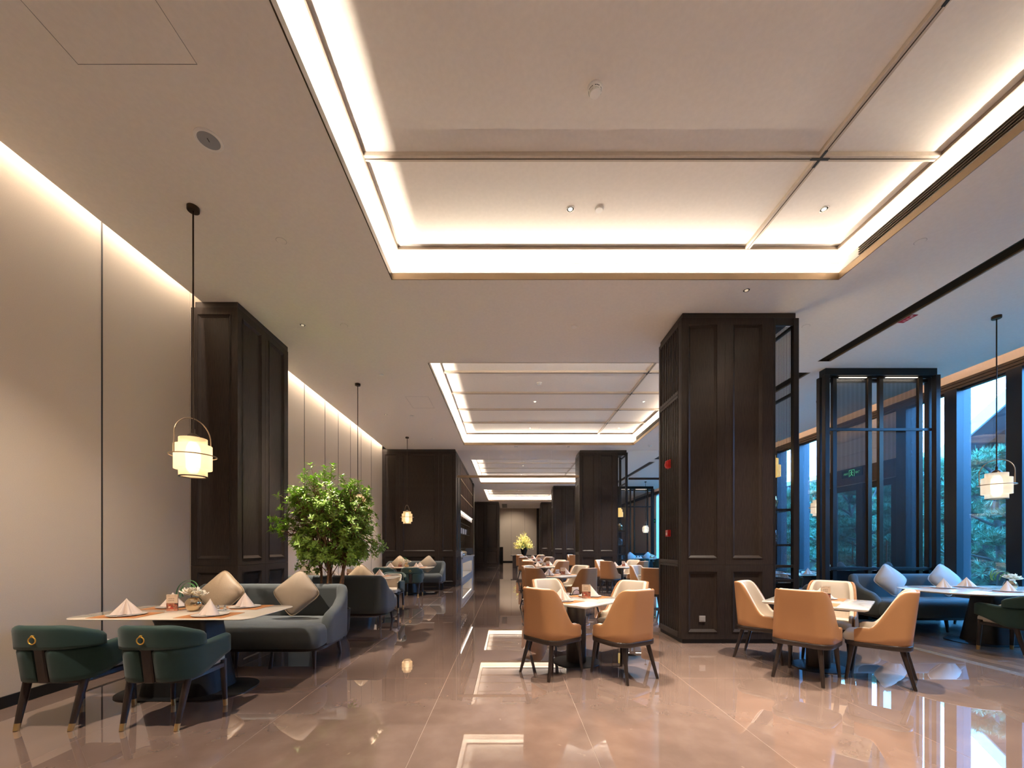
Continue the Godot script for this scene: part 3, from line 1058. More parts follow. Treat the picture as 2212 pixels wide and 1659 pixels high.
func big_column(label: String, x0: float, x1: float, d0: float, d1: float, idx: int) -> void:
	var c := thing("column", label, "column", Vector3.ZERO, 0.0, "", "structure")
	slab("core", x0 + 0.035, x1 - 0.01, 0.0, 4.55, d0 + 0.03, d1, M.dark_oak, c)
	slab("crown", x0 + 0.025, x1 + 0.33, 4.55, H, d0 + 0.02, d1, M.dark_oak_lying, c, 0.004)
	slab("plinth", x0 + 0.02, x1, 0.0, 0.06, d0 + 0.015, d1 - 0.01, M.black_metal, c)
	wood_face(c, P(x0, 0, d0 + 0.03), 0.0, x1 - x0, [[0.09, 0.51], [0.71, 1.14]])
	# slatted left face
	var w := d1 - d0
	for f in [[d0 + 0.031, d0 + 0.105], [d1 - 0.07, d1]]:
		slab("stile", x0, x0 + 0.035, 0.06, 4.55, f[0], f[1], M.dark_oak, c, 0.003)
	for h in [[0.06, 0.14], [1.07, 1.10], [1.104, 1.16], [3.475, 3.52], [3.524, 3.575], [4.48, 4.55]]:
		slab("rail", x0 - 0.006, x0 + 0.035, h[0], h[1], d0 + 0.105, d1 - 0.07, M.dark_oak_lying, c, 0.003)
	var n := 9
	for h in [[0.14, 1.07], [1.16, 3.475], [3.575, 4.48]]:
		for k in n:
			var d := d0 + 0.125 + (w - 0.215) * (k + 0.5) / n
			slab("slat", x0 + 0.004, x0 + 0.034, h[0], h[1], d - 0.022, d + 0.022, M.dark_oak, c, 0.004)
	slab("back_board", x1 - 0.01, x1, 0.06, 4.55, d0 + 0.031, d1, M.dark_oak, c)
	# open display rack on the right side
	var r := thing("display_rack", ["slim dark metal display rack with mesh front beside the nearest column", "display rack with mesh front beside the second column", "display rack beside the third column", "display rack beside the farthest column"][idx], "display rack")
	var m: Material = M.dark_metal
	var xr := x1 + 0.002
	for q in [[xr, d0], [xr + 0.285, d0], [xr, d1 - 0.06], [xr + 0.285, d1 - 0.06]]:
		slab("post", q[0], q[0] + (0.035 if q[0] == xr else 0.075), 0.0, 4.55, q[1], q[1] + 0.06, m, r, 0.003)
	for h in [0.0, 0.86, 1.06, 4.45]:
		slab("rail", xr + 0.035, xr + 0.285, h, h + (0.04 if h < 4 else 0.1), d0 + 0.004, d0 + 0.03, m, r, 0.002)
	for h in [1.36, 1.86]:
		slab("shelf", xr + 0.01, xr + 0.35, h, h + 0.03, d0 + 0.062, d1 - 0.062, m, r, 0.002)
	for h in [0.86, 3.5, 4.45]:
		slab("rail", xr + 0.31, xr + 0.345, h, h + 0.04, d0 + 0.061, d1 - 0.061, m, r, 0.002)
	var mp := part("mesh_panel", rods(xr + 0.036, xr + 0.284, 0.04, 4.44, d0 + 0.035, 0.011), M.black_metal, r)
	mp.set_meta("kind", "stuff")
	slab("kick_panel", xr + 0.035, xr + 0.285, 0.04, 0.84, d0 + 0.045, d0 + 0.055, M.black_metal, r)
	if idx > 1:
		return
	for k in 2:
		var v := thing("round_vase", ["clear round vase on the upper rack shelf by the %s column", "clear round vase on the lower rack shelf by the %s column"][k] % ["nearest", "second"][idx], "vase", P(xr + 0.16, 1.89 - 0.5 * k, d0 + 0.35))
		part("bowl", lathe_m([Vector2(0, 0), Vector2(0.06, 0), Vector2(0.1, 0.04), Vector2(0.125, 0.12), Vector2(0.1, 0.2), Vector2(0.05, 0.23), Vector2(0.045, 0.26), Vector2(0.042, 0.26), Vector2(0.047, 0.225), Vector2(0.095, 0.195), Vector2(0.12, 0.12), Vector2(0.095, 0.045), Vector2(0, 0.01)], 28), M.gold_glass if k == 0 else M.clear_glass, v)
	var s := thing("wall_sconce", ["yellow stacked glass sconce seen through the mesh by the nearest column", "yellow stacked glass sconce seen through the mesh by the second column"][idx], "wall lamp", P(xr, 2.52, d0 + 0.3))
	part("back_plate", bxm(Vector3(0.02, 0.34, 0.12), 0.003), M.bronze, s, Vector3(0.02, 0, 0))
	var ss := mb()
	lathe(ss, [Vector2(0, -0.14), Vector2(0.125, -0.14), Vector2(0.125, 0.02), Vector2(0.095, 0.02), Vector2(0.095, 0.12), Vector2(0.06, 0.12), Vector2(0.06, 0.17), Vector2(0, 0.17)], 24)
	part("lamp_shade", fin(ss), M.sconce_shade, s, Vector3(0.16, 0, 0))
	var om := OmniLight3D.new()
	om.name = "sconce_glow"
	om.light_energy = 0.5
	om.light_color = Color(1.0, 0.88, 0.6)
	om.light_size = 0.1
	om.omni_range = 20.0
	om.omni_attenuation = 2.0
	om.shadow_enabled = true
	om.position = Vector3(0.16, 0, 0)
	s.add_child(om)


# ---------------------------------------------------------------- buffet
func build_buffet() -> void:
	var o := thing("buffet_counter", "pale stone buffet counter with a lit niche, set into the oak block", "counter")
	var st := mb()
	slabs(st, -2.44, -1.76, 0.0, 0.16, 15.3, 20.5)
	slabs(st, -2.44, -1.76, 0.70, 0.87, 15.3, 20.5)
	slabs(st, -2.44, -1.76, 0.16, 0.70, 15.3, 15.75)
	slabs(st, -2.44, -1.76, 0.16, 0.70, 19.7, 20.5)
	slabs(st, -2.44, -2.30, 0.16, 0.70, 15.75, 19.7)
	part("body", fin(st), M.grey_stone, o)
	slab("worktop", -2.44, -1.70, 0.87, 0.94, 15.25, 20.55, M.grey_stone, o, 0.004)
	slab("lit_back_panel", -2.299, -2.29, 0.17, 0.69, 15.76, 19.69, M.lit_back, o)
	strip_light("led_strip", o, P(-1.80, 0.693, 15.8), P(-1.80, 0.693, 19.65), 0.015, Vector3(-0.5, -1, 0), 0.35, LIGHT, M.led_tape)
	var u := thing("buffet_canopy", "brown slatted canopy with brass lines above the buffet", "canopy")
	slab("back", -2.40, -2.36, 2.72, 4.5, 15.25, 20.55, M.red_oak, u)
	slab("floor_board", -2.40, -1.78, 2.72, 2.76, 15.25, 20.55, M.red_oak_lying, u)
	for k in 22:
		var d := 15.3 + k * 0.245
		slab("slat", -1.90, -1.80, 2.72, 4.5, d, d + 0.05, M.red_oak, u, 0.003)
	for h in [3.3, 3.9]:
		slab("brass_line", -1.80, -1.785, h, h + 0.02, 15.25, 20.5, M.brass_tip, u)
	strip_light("led_strip", u, P(-2.2, 2.768, 15.4), P(-2.2, 2.768, 20.4), 0.02, Vector3(0.1, 1, 0), 1.0, LIGHT, M.led_tape)
	var va := thing("canopy_valance", "pale lit valance strip under the slatted buffet canopy", "valance")
	slab("board", -1.86, -1.83, 2.54, 2.70, 15.25, 20.4, M.plaster, va)
	strip_light("led_strip", u, P(-1.81, 2.715, 15.3), P(-1.81, 2.715, 20.5), 0.015, Vector3(0, -1, 0), 0.8, LIGHT, M.led_tape)
	var r := thing("hanging_rack", "black hanging metal glass rack below the buffet canopy", "rack")
	var rs := mb()
	for k in 7:
		var d := 15.35 + k * 0.8
		for x in [-1.92, -2.22]:
			slabs(rs, x, x + 0.02, 1.86, 2.70, d, d + 0.02)
		slabs(rs, -2.22, -1.90, 2.45, 2.465, d, d + 0.02)
	for x in [-1.92, -2.22]:
		for h in [1.86, 2.30]:
			slabs(rs, x, x + 0.02, h, h + 0.02, 15.35, 20.17)
	part("frame", fin(rs), M.black_metal, r)
	slab("shelf", -2.21, -1.91, 1.88, 1.89, 15.36, 20.16, M.clear_glass, r)
	var gm := lathe_m([Vector2(0, 0), Vector2(0.055, 0), Vector2(0.065, 0.02), Vector2(0.075, 0.26), Vector2(0.07, 0.26), Vector2(0.06, 0.03), Vector2(0, 0.02)], 16)
	for k in 8:
		var jar := part("jar", gm, M.china, self, P(-2.06, 1.89, 15.9 + k * 0.52))
		jar.name = numbered("white_jar")
		tag(jar, "%s white jar on the hanging rack, counted from the near end" % ORD[k], "jar", "jars on the hanging rack")
	var sh := thing("wall_shelves", "warm lit shelves at the back of the buffet niche", "shelves")
	slab("back", -2.449, -2.43, 0.95, 2.70, 18.6, 20.5, M.lit_back, sh)
	for h in [1.25, 1.55]:
		slab("shelf", -2.43, -2.20, h, h + 0.02, 18.6, 20.5, M.black_metal, sh)
	for d in [18.6, 19.55, 20.48]:
		slab("upright", -2.22, -2.20, 0.94, 2.0, d, d + 0.02, M.black_metal, sh)
	var bowl := lathe_m([Vector2(0, 0), Vector2(0.09, 0), Vector2(0.16, 0.11), Vector2(0.15, 0.11), Vector2(0.08, 0.015), Vector2(0, 0.015)], 20)
	for k in 3:
		var b := part("bowl", bowl, M.china, self, P(-2.05, 0.16 + 0.10 * k, 16.4))
		b.name = numbered("stacked_bowl")
		tag(b, ["lowest white bowl of the stack in the lit counter niche", "middle white bowl of the stack in the lit counter niche", "topmost white bowl of the stack in the lit counter niche"][k], "bowl", "bowls in the niche")
	var items := [[15.7, "steel", "food_warmer", "domed steel food warmer at the near end of the buffet counter"], [16.5, "china", "serving_pot", "white serving pot on the buffet counter beside the food warmer"], [17.3, "steel", "serving_pot", "steel serving pot in the middle of the buffet counter"], [18.1, "gold_glass", "serving_pot", "amber glass pot toward the far end of the buffet counter"]]
	for it in items:
		var q := thing(it[2], it[3], "serving dish", P(-2.0, 0.94, it[0]))
		part("pot", lathe_m([Vector2(0, 0), Vector2(0.12, 0), Vector2(0.16, 0.05), Vector2(0.16, 0.13), Vector2(0, 0.13)], 20), M[it[1]], q)
		part("lid", lathe_m([Vector2(0.165, 0.131), Vector2(0.15, 0.17), Vector2(0.08, 0.21), Vector2(0.02, 0.22), Vector2(0.02, 0.25), Vector2(0, 0.25)], 20), M[it[1]], q)
	var bx := thing("card_reader", "small dark blue screen stand at the far end of the buffet counter", "screen stand", P(-1.86, 0.94, 19.4))
	part("foot", bxm(Vector3(0.2, 0.02, 0.2), 0.003), M.black_metal, bx, Vector3(0, 0.01, 0))
	part("screen", bxm(Vector3(0.34, 0.30, 0.02), 0.003), M.fin_metal, bx, Vector3(0, 0.19, 0), Vector3(-0.25, 0.3, 0))


# ---------------------------------------------------------------- chairs, sofas, tables
func make_dining_chair() -> Node3D:
	var c := Node3D.new()
	var top := func(_s: float, z: float) -> float:
		var b := clampf((0.07 - z) / 0.30, 0.0, 1.0)
		return 0.545 - 0.02 * smoothstep(0.12, 0.2, z) + 0.378 * smoothstep(0.02, 0.86, b)
	var bot := func(_s: float, _z: float) -> float: return 0.405
	var st := mb()
	u_shell(st, 0.268, 0.17, -0.25, 0.15, 0.026, top, bot, 0.10, 0.32, 0.0, 1.0, 44)
	part("back_shell", fin(st), M.tan_leather, c)
	var top2 := func(s: float, z: float) -> float: return top.call(s, z) + 0.004
	st = mb()
	u_shell(st, 0.243, 0.165, -0.225, 0.13, 0.045, top2, bot, 0.10, 0.32, 0.0, 1.0, 44)
	var pad := part("inner_pad", fin(st), M.cream_cloth, c)
	var bs := mb()
	for x in [-0.07, 0.07]:
		lathe(bs, [Vector2(0, 0.008), Vector2(0.008, 0.005), Vector2(0.011, 0), Vector2(0, -0.004)], 10, Vector3(x, 0.70, -0.202), Basis(Vector3.RIGHT, PI / 2 - 0.1))
	part("buttons", fin(bs), M.cream_cloth, pad)
	st = mb()
	rslab(st, 0.235, 0.235, 0.09, [Vector2(0.01, 0.40), Vector2(0.0, 0.415), Vector2(0.0, 0.445), Vector2(0.006, 0.462), Vector2(0.025, 0.474), Vector2(0.07, 0.482)], Vector3(0, 0, 0.035))
	part("seat", fin(st), M.cream_cloth, c)
	st = mb()
	rslab(st, 0.268, 0.255, 0.14, [Vector2(0.02, 0.352), Vector2(0.003, 0.356), Vector2(0.0, 0.362), Vector2(0.0, 0.400), Vector2(0.004, 0.404)], Vector3(0, 0, 0.0))
	part("seat_frame", fin(st), M.leg_wood, c)
	for x in [-1.0, 1.0]:
		part("leg", leg_m(Vector3(0.2 * x, 0.36, 0.19), Vector3(0.222 * x, 0.0, 0.235), 0.024, 0.0145), M.leg_wood, c)
		part("leg", leg_m(Vector3(0.17 * x, 0.36, -0.18), Vector3(0.215 * x, 0.0, -0.27), 0.024, 0.0145), M.leg_wood, c)
	return c


func make_armchair() -> Node3D:
	var c := Node3D.new()
	var lo_top := func(_s: float, z: float) -> float: return 0.612 + 0.018 * smoothstep(-0.1, 0.24, z)
	var lo_bot := func(_s: float, z: float) -> float: return 0.36 + 0.11 * smoothstep(-0.16, 0.26, z)
	for r in [[0.0, 0.466], [0.534, 1.0]]:
		var st := mb()
		u_shell(st, 0.275, 0.25, -0.27, 0.2, 0.06, lo_top, lo_bot, 0.16, 0.0, r[0], r[1], 26)
		part("arm_shell", fin(st), M.green_cloth, c)
	var up_top := func(s: float, _z: float) -> float: return 0.705 + 0.078 * smoothstep(0.2, 0.4, minf(s, 1.0 - s))
	var up_bot := func(_s: float, z: float) -> float: return 0.606 + 0.018 * smoothstep(-0.1, 0.24, z)
	var su := mb()
	u_shell(su, 0.281, 0.25, -0.276, 0.205, 0.066, up_top, up_bot, 0.10, 0.0, 0.225, 0.775, 36, 0.03)
	var rail := part("top_rail", fin(su), M.green_cloth, c)
	var sp := mb()
	box(sp, Vector3(0, 0.485, -0.252), Vector3(0.075, 0.27, 0.05), 0.008, Basis(Vector3.RIGHT, -0.12))
	part("back_spine", fin(sp), M.leg_wood, c)
	var rg := mb()
	var ring: Array = []
	for k in 20:
		var a := TAU * k / 20.0
		ring.append(Vector3(0.026 * sin(a), 0.680 + 0.026 * cos(a), -0.327))
	tube(rg, ring, 0.0042, 8, true)
	lathe(rg, [Vector2(0, 0.012), Vector2(0.007, 0.01), Vector2(0.01, 0.003), Vector2(0.006, -0.01), Vector2(0, -0.012)], 12, Vector3(0, 0.710, -0.324), Basis(Vector3.RIGHT, -PI / 2))
	part("brass_ring", fin(rg), M.brass, rail)
	var ip := mb()
	var in_top := func(s: float, _z: float) -> float: return 0.60 + 0.15 * smoothstep(0.12, 0.36, minf(s, 1.0 - s))
	var in_bot := func(_s: float, _z: float) -> float: return 0.40
	u_shell(ip, 0.214, 0.22, -0.208, 0.15, 0.03, in_top, in_bot, 0.12, 0.0, 0.0, 1.0, 32)
	part("inner_pad", fin(ip), M.cream_cloth, c)
	var st2 := mb()
	rslab(st2, 0.212, 0.245, 0.07, [Vector2(0.01, 0.375), Vector2(0.0, 0.385), Vector2(0.0, 0.425), Vector2(0.008, 0.442), Vector2(0.03, 0.452), Vector2(0.08, 0.457)], Vector3(0, 0, 0.045))
	part("seat", fin(st2), M.cream_cloth, c)
	st2 = mb()
	rslab(st2, 0.235, 0.245, 0.07, [Vector2(0.01, 0.335), Vector2(0.0, 0.34), Vector2(0.0, 0.37), Vector2(0.006, 0.374)], Vector3(0, 0, 0.03))
	part("seat_frame", fin(st2), M.leg_wood, c)
	for x in [-1.0, 1.0]:
		for z in [-1.0, 1.0]:
			var a := Vector3(0.215 * x, 0.40 if z > 0 else 0.36, 0.215 if z > 0 else -0.165)
			var b := Vector3((0.222 if z > 0 else 0.20) * x, 0.0, 0.235 if z > 0 else -0.255)
			var k := a.lerp(b, 0.86)
			var lg := mb()
			tube(lg, [a, a.lerp(k, 0.5), k], [0.027, 0.024, 0.019], 10)
			var l := part("leg", fin(lg), M.leg_wood, c)
			lg = mb()
			tube(lg, [k, k.lerp(b, 0.5), b], [0.0195, 0.0185, 0.0175], 10)
			part("brass_foot", fin(lg), M.brass_tip, l)
	return c


func make_sofa() -> Node3D:
	var c := Node3D.new()
	var zf := 0.20
	var zb := -0.42
	var prof := [[-0.60, 0.88], [-0.38, 0.875], [-0.31, 0.83], [-0.23, 0.73], [-0.13, 0.66], [-0.03, 0.625], [0.06, 0.60], [0.12, 0.56], [0.17, 0.50], [0.20, 0.43], [0.6, 0.40]]
	var top := func(_s: float, z: float) -> float:
		for i in prof.size() - 1:
			if z <= prof[i + 1][0]:
				return lerpf(prof[i][1], prof[i + 1][1], smoothstep(0.0, 1.0, (z - prof[i][0]) / (prof[i + 1][0] - prof[i][0])) * 0.4 + 0.6 * (z - prof[i][0]) / (prof[i + 1][0] - prof[i][0]))
		return 0.4
	var bot := func(_s: float, _z: float) -> float: return 0.235
	var st := mb()
	u_shell(st, 0.98, zf, zb, 0.15, 0.13, top, bot, 0.06, 0.0, 0.0, 1.0, 90)
	var b := part("back_and_arms", fin(st), M.blue_grey_cloth, c)
	var sm := mb()
	for x in [-1.0, 1.0]:
		var path: Array = []
		for k in 10:
			var h := 0.245 + k * 0.066
			path.append(Vector3(x * 0.80, h, zb - 0.006 - 0.06 * maxf(h - 0.235, 0.0) * 0.9))
		tube(sm, path, 0.004, 5)
	part("seam", fin(sm), M.blue_grey_cloth, b)
	st = mb()
	rslab(st, 0.86, 0.395, 0.1, [Vector2(0.03, 0.236), Vector2(0.0, 0.26), Vector2(-0.004, 0.34), Vector2(0.0, 0.42), Vector2(0.02, 0.462), Vector2(0.06, 0.482), Vector2(0.14, 0.490)], Vector3(0, 0, 0.055), 8)
	rslab(st, 0.955, 0.16, 0.10, [Vector2(0.03, 0.236), Vector2(0.0, 0.26), Vector2(-0.004, 0.34), Vector2(0.0, 0.41), Vector2(0.02, 0.455), Vector2(0.05, 0.478), Vector2(0.10, 0.486)], Vector3(0, 0, 0.305), 8)
	part("seat_cushion", fin(st), M.blue_grey_cloth, c)
	st = mb()
	rslab(st, 0.95, 0.40, 0.2, [Vector2(0.01, 0.195), Vector2(0.0, 0.2), Vector2(0.0, 0.228), Vector2(0.01, 0.234)], Vector3(0, 0, 0.0), 8)
	part("base_frame", fin(st), M.leg_wood, c)
	for x in [-0.86, 0.0, 0.86]:
		for z in [-1.0, 1.0]:
			part("leg", leg_m(Vector3(x, 0.2, 0.33 if z > 0 else -0.30), Vector3(x * 1.02, 0.0, 0.36 if z > 0 else -0.345), 0.026, 0.017), M.leg_wood, c)
	return c


func make_pillow() -> Node3D:
	var c := Node3D.new()
	var n := 18
	for side in [1]:
		var st := mb()
		for f in [1.0, -1.0]:
			var rows: Array = []
			for i in n + 1:
				var row: Array = []
				for j in n + 1:
					var u := -1.0 + 2.0 * i / n
					var v := -1.0 + 2.0 * j / n
					var pin := 1.0 - 0.05 * (1.0 - u * u) * absf(v) - 0.05 * (1.0 - v * v) * absf(u)
					var th := 0.095 * pow((1.0 - pow(absf(u), 2.4)) * (1.0 - pow(absf(v), 2.4)), 0.55)
					var rd := maxf(absf(u), absf(v)) / maxf(pow(pow(absf(u), 5.0) + pow(absf(v), 5.0), 0.2), 0.001) if absf(u) + absf(v) > 0.01 else 1.0
					row.append(Vector3(u * 0.225 * pin * rd, v * 0.225 * pin * rd, f * th))
				rows.append(row)
			grid(st, rows, false, f < 0, 1)
		var body := part("pillow", fin(st), M.beige_satin, c)
		var path: Array = []
		for k in 48:
			var q := k / 12
			var t := -1.0 + 2.0 * (k % 12) / 12.0
			var uv: Vector2 = [Vector2(t, -1), Vector2(1, t), Vector2(-t, 1), Vector2(-1, -t)][q]
			var pin2 := 1.0 - 0.05 * (1.0 - uv.x * uv.x) * absf(uv.y) - 0.05 * (1.0 - uv.y * uv.y) * absf(uv.x)
			var rd2 := 1.0 / pow(pow(absf(uv.x), 5.0) + pow(absf(uv.y), 5.0), 0.2)
			path.append(Vector3(uv.x, uv.y, 0) * 0.226 * pin2 * rd2)
		var ps := mb()
		tube(ps, path, 0.005, 6, true)
		part("piping", fin(ps), M.beige_satin, body)
	return c


func make_square_table() -> Node3D:
	var c := Node3D.new()
	var st := mb()
	rslab(st, 0.455, 0.455, 0.02, [Vector2(0.03, 0.712), Vector2(0.004, 0.724), Vector2(0.0, 0.728), Vector2(0.0, 0.738), Vector2(0.004, 0.742)], Vector3.ZERO, 3)
	part("tabletop", fin(st), M.table_marble, c)
	st = mb()
	rslab(st, 0.30, 0.30, 0.02, [Vector2(0.01, 0.686), Vector2(0.0, 0.69), Vector2(0.0, 0.711)], Vector3.ZERO, 3)
	part("under_frame", fin(st), M.bronze_dark, c)
	part("column", lathe_m([Vector2(0, 0.012), Vector2(0.115, 0.012), Vector2(0.115, 0.68), Vector2(0.08, 0.684), Vector2(0.0, 0.684)], 36), M.leg_wood, c)
	part("base_plate", lathe_m([Vector2(0, 0.0), Vector2(0.27, 0.0), Vector2(0.275, 0.004), Vector2(0.272, 0.009), Vector2(0.26, 0.0115), Vector2(0, 0.0118)], 48), M.black_metal, c)
	return c


func make_long_table(oval := false) -> Node3D:
	var c := Node3D.new()
	var st := mb()
	rslab(st, 1.18 if oval else 0.81, 0.62 if oval else 0.41, 0.61 if oval else 0.12, [Vector2(0.09, 0.712), Vector2(0.01, 0.728), Vector2(0.0, 0.733), Vector2(0.001, 0.737), Vector2(0.006, 0.740)], Vector3.ZERO, 24 if oval else 10)
	part("tabletop", fin(st), M.table_cream, c)
	st = mb()
	rslab(st, 0.34, 0.25, 0.14, [Vector2(0.0, 0.012), Vector2(0.10, 0.60), Vector2(0.105, 0.64), Vector2(0.09, 0.68), Vector2(0.05, 0.705), Vector2(0.03, 0.711)], Vector3.ZERO, 8)
	part("pedestal", fin(st), M.black_metal, c)
	st = mb()
	rslab(st, 0.58, 0.32, 0.26, [Vector2(0.004, 0.0), Vector2(0.0, 0.003), Vector2(0.0, 0.009), Vector2(0.006, 0.012)], Vector3.ZERO, 12)
	part("base_plate", fin(st), M.black_metal, c)
	return c


# folded napkin: a cone of cloth with two rolled lapels in front (local +z)
func make_napkin() -> Node3D:
	var c := Node3D.new()
	var n := 56
	var outline: Array = []
	for k in n:
		var a := TAU * k / n
		var r := 0.092 + 0.016 * cos(2.0 * a)
		var e := fposmod(a - PI / 2 + PI, TAU) - PI
		r += 0.026 * exp(-pow((absf(e) - 0.33) / 0.17, 2)) - 0.045 * exp(-pow(e / 0.14, 2)) - 0.022 * exp(-pow((absf(e) - 0.72) / 0.1, 2))
		outline.append(Vector3(cos(a) * r * 1.06, 0.0, sin(a) * r * 0.82))
	var rows: Array = []
	for i in 11:
		var t := float(i) / 10.0
		var sc := 0.025 + 0.975 * pow(t, 1.12)
		var row: Array = []
		for k in n:
			var o: Vector3 = outline[k]
			row.append(Vector3(o.x * sc, 0.135 * (1.0 - t) + 0.004 * sin(PI * t), o.z * sc))
		rows.append(row)
	var st := mb()
	grid(st, rows, true, false, 1)
	st.set_smooth_group(3)
	for k in n:
		tri_out(st, Vector3.ZERO, outline[k], outline[(k + 1) % n], Vector3(0, 1, 0))
		tri_out(st, Vector3(0, 0.138, 0), rows[0][k], rows[0][(k + 1) % n], Vector3.ZERO)
	part("cloth", fin(st), M.napkin_cloth, c)
	return c


func make_plate() -> Node3D:
	var c := Node3D.new()
	part("dish", lathe_m([Vector2(0, 0.0), Vector2(0.09, 0.0), Vector2(0.134, 0.008), Vector2(0.142, 0.0105), Vector2(0.136, 0.0112), Vector2(0.1, 0.006), Vector2(0, 0.005)], 40), M.china, c)
	return c


func make_placemat() -> Node3D:
	var c := Node3D.new()
	part("mat", bxm(Vector3(0.42, 0.003, 0.31), 0.001), M.placemat_hide, c, Vector3(0, 0.0015, 0))
	return c


func make_menu() -> Node3D:
	var c := Node3D.new()
	part("stand", bxm(Vector3(0.105, 0.165, 0.008), 0.001), M.acrylic, c, Vector3(0, 0.0825, 0))
	for f in [1.0, -1.0]:
		var st := mb()
		st.set_smooth_group(-1)
		var v := [Vector3(-0.05, 0.003, 0), Vector3(0.05, 0.003, 0), Vector3(0.05, 0.160, 0), Vector3(-0.05, 0.160, 0)]
		var uv := [Vector2(0, 1), Vector2(1, 1), Vector2(1, 0), Vector2(0, 0)]
		for k in [0, 2, 1, 0, 3, 2]:
			st.set_uv(uv[k])
			st.add_vertex(v[k])
		part("menu_card", fin(st), M.menu_print, c, Vector3(0, 0, 0.0046 * f), Vector3(0, 0.0 if f > 0 else PI, 0))
	part("foot", bxm(Vector3(0.11, 0.006, 0.045), 0.001), M.acrylic, c, Vector3(0, 0.003, 0))
	return c


# small napkin stand: black wire triangle with folded paper
func make_napkin_stand() -> Node3D:
	var c := Node3D.new()
	var st := mb()
	for z in [-0.022, 0.022]:
		var path: Array = []
		for k in 13:
			var a := PI * k / 12.0
			path.append(Vector3(0.062 * cos(a), 0.012 + 0.058 * sin(a), z))
		tube(st, path, 0.004, 6)
	box(st, Vector3(0, 0.006, 0), Vector3(0.15, 0.012, 0.06), 0.002)
	part("stand", fin(st), M.black_metal, c)
	st = mb()
	for k in 6:
		box(st, Vector3(0, 0.056, -0.015 + k * 0.006), Vector3(0.085, 0.085, 0.003), 0.0, Basis(Vector3.BACK, 0.06 * (k % 3 - 1)))
	part("paper_napkins", fin(st), M.china, c)
	return c


func make_flower_vase() -> Node3D:
	var c := Node3D.new()
	part("vase", lathe_m([Vector2(0, 0), Vector2(0.03, 0), Vector2(0.052, 0.025), Vector2(0.06, 0.055), Vector2(0.052, 0.088), Vector2(0.036, 0.105), Vector2(0.033, 0.105), Vector2(0.048, 0.085), Vector2(0, 0.08)], 28), M.gold_glass, c)
	# lotus: rings of cupped petals
	var st := mb()
	var r2 := RandomNumberGenerator.new()
	r2.seed = 3
	for f in [[Vector3(-0.01, 0.135, 0.01), 0.85], [Vector3(0.06, 0.125, 0.015), 0.62]]:
		var o: Vector3 = f[0]
		var sc: float = f[1]
		for ring in 3:
			for k in 8:
				var a := TAU * (k + 0.5 * ring) / 8.0 + r2.randf_range(-0.1, 0.1)
				var up := [0.25, 0.65, 1.1][ring] as float + r2.randf_range(-0.1, 0.1)
				var ln := [0.10, 0.085, 0.065][ring] as float * sc
				var dirv := Vector3(cos(a) * cos(up), sin(up), sin(a) * cos(up))
				var sd := Vector3(-sin(a), 0, cos(a))
				var nrm := sd.cross(dirv)
				var rows: Array = []
				for i in 6:
					var t := i / 5.0
					var w := 0.028 * sc * sin(PI * (0.12 + 0.85 * t))
					var row: Array = []
					for j in 5:
						var s := -1.0 + j * 0.5
						row.append(o + dirv * ln * t + sd * w * s + nrm * (-0.012 * s * s * sc + 0.02 * sc * t * t))
					rows.append(row)
				grid(st, rows, false, false, 1)
	var fl := part("lotus_flower", fin(st), M.petal, c)
	st = mb()
	for k in 26:
		var a := k * 2.4
		var q := Vector3(-0.01 + 0.02 * sqrt(k / 26.0) * cos(a), 0.155, 0.01 + 0.02 * sqrt(k / 26.0) * sin(a))
		tube(st, [q - Vector3(0, 0.02, 0), q + Vector3(0, 0.01, 0)], 0.0022, 5)
	part("stamens", fin(st), M.stamen, fl)
	# looped grass blades
	for k in 4:
		st = mb()
		st.set_smooth_group(1)
		var rows2: Array = []
		for i in 21:
			var t := PI * 1.12 * i / 20.0
			var rr := 0.065 + 0.010 * k
			var ctr := Vector3(-0.045 - 0.014 * k, 0.135 + 0.010 * (k % 2), -0.015 - 0.01 * k)
			var p := ctr + Vector3(cos(t) * rr * 0.95, sin(t) * rr, 0.02 * sin(t + k))
			rows2.append([p + Vector3(0, 0, -0.007), p + Vector3(cos(t), sin(t), 0) * 0.002, p + Vector3(0, 0, 0.007)])
		grid(st, rows2, false, false, 1)
		part("grass_blade", fin(st), M.leaf_blade, c)
	return c


func yaw_to(fx: float, fd: float) -> float:
	return atan2(fx, -fd)


func proto(nm: String) -> Node3D:
	if not protos.has(nm):
		match nm:
			"dining_chair": protos[nm] = make_dining_chair()
			"armchair": protos[nm] = make_armchair()
			"sofa": protos[nm] = make_sofa()
			"pillow": protos[nm] = make_pillow()
			"square_table": protos[nm] = make_square_table()
			"long_table": protos[nm] = make_long_table()
			"oval_table": protos[nm] = make_long_table(true)
			"napkin": protos[nm] = make_napkin()
			"plate": protos[nm] = make_plate()
			"placemat": protos[nm] = make_placemat()
			"menu": protos[nm] = make_menu()
			"napkin_stand": protos[nm] = make_napkin_stand()
			"flower_vase": protos[nm] = make_flower_vase()
	return protos[nm]


# a chair, mat ... : kind of prototype, node name, label, category, place, yaw
func put(kind: String, nm: String, label: String, category: String, at: Vector3, yaw := 0.0, group := "") -> Node3D:
	var src := proto(kind)
	var o: Node3D = src.duplicate()
	o.name = numbered(nm)
	add_child(o)
	o.position = at
	o.rotation.y = yaw
	tag(o, label, category, group)
	return o


const TOP := 0.742

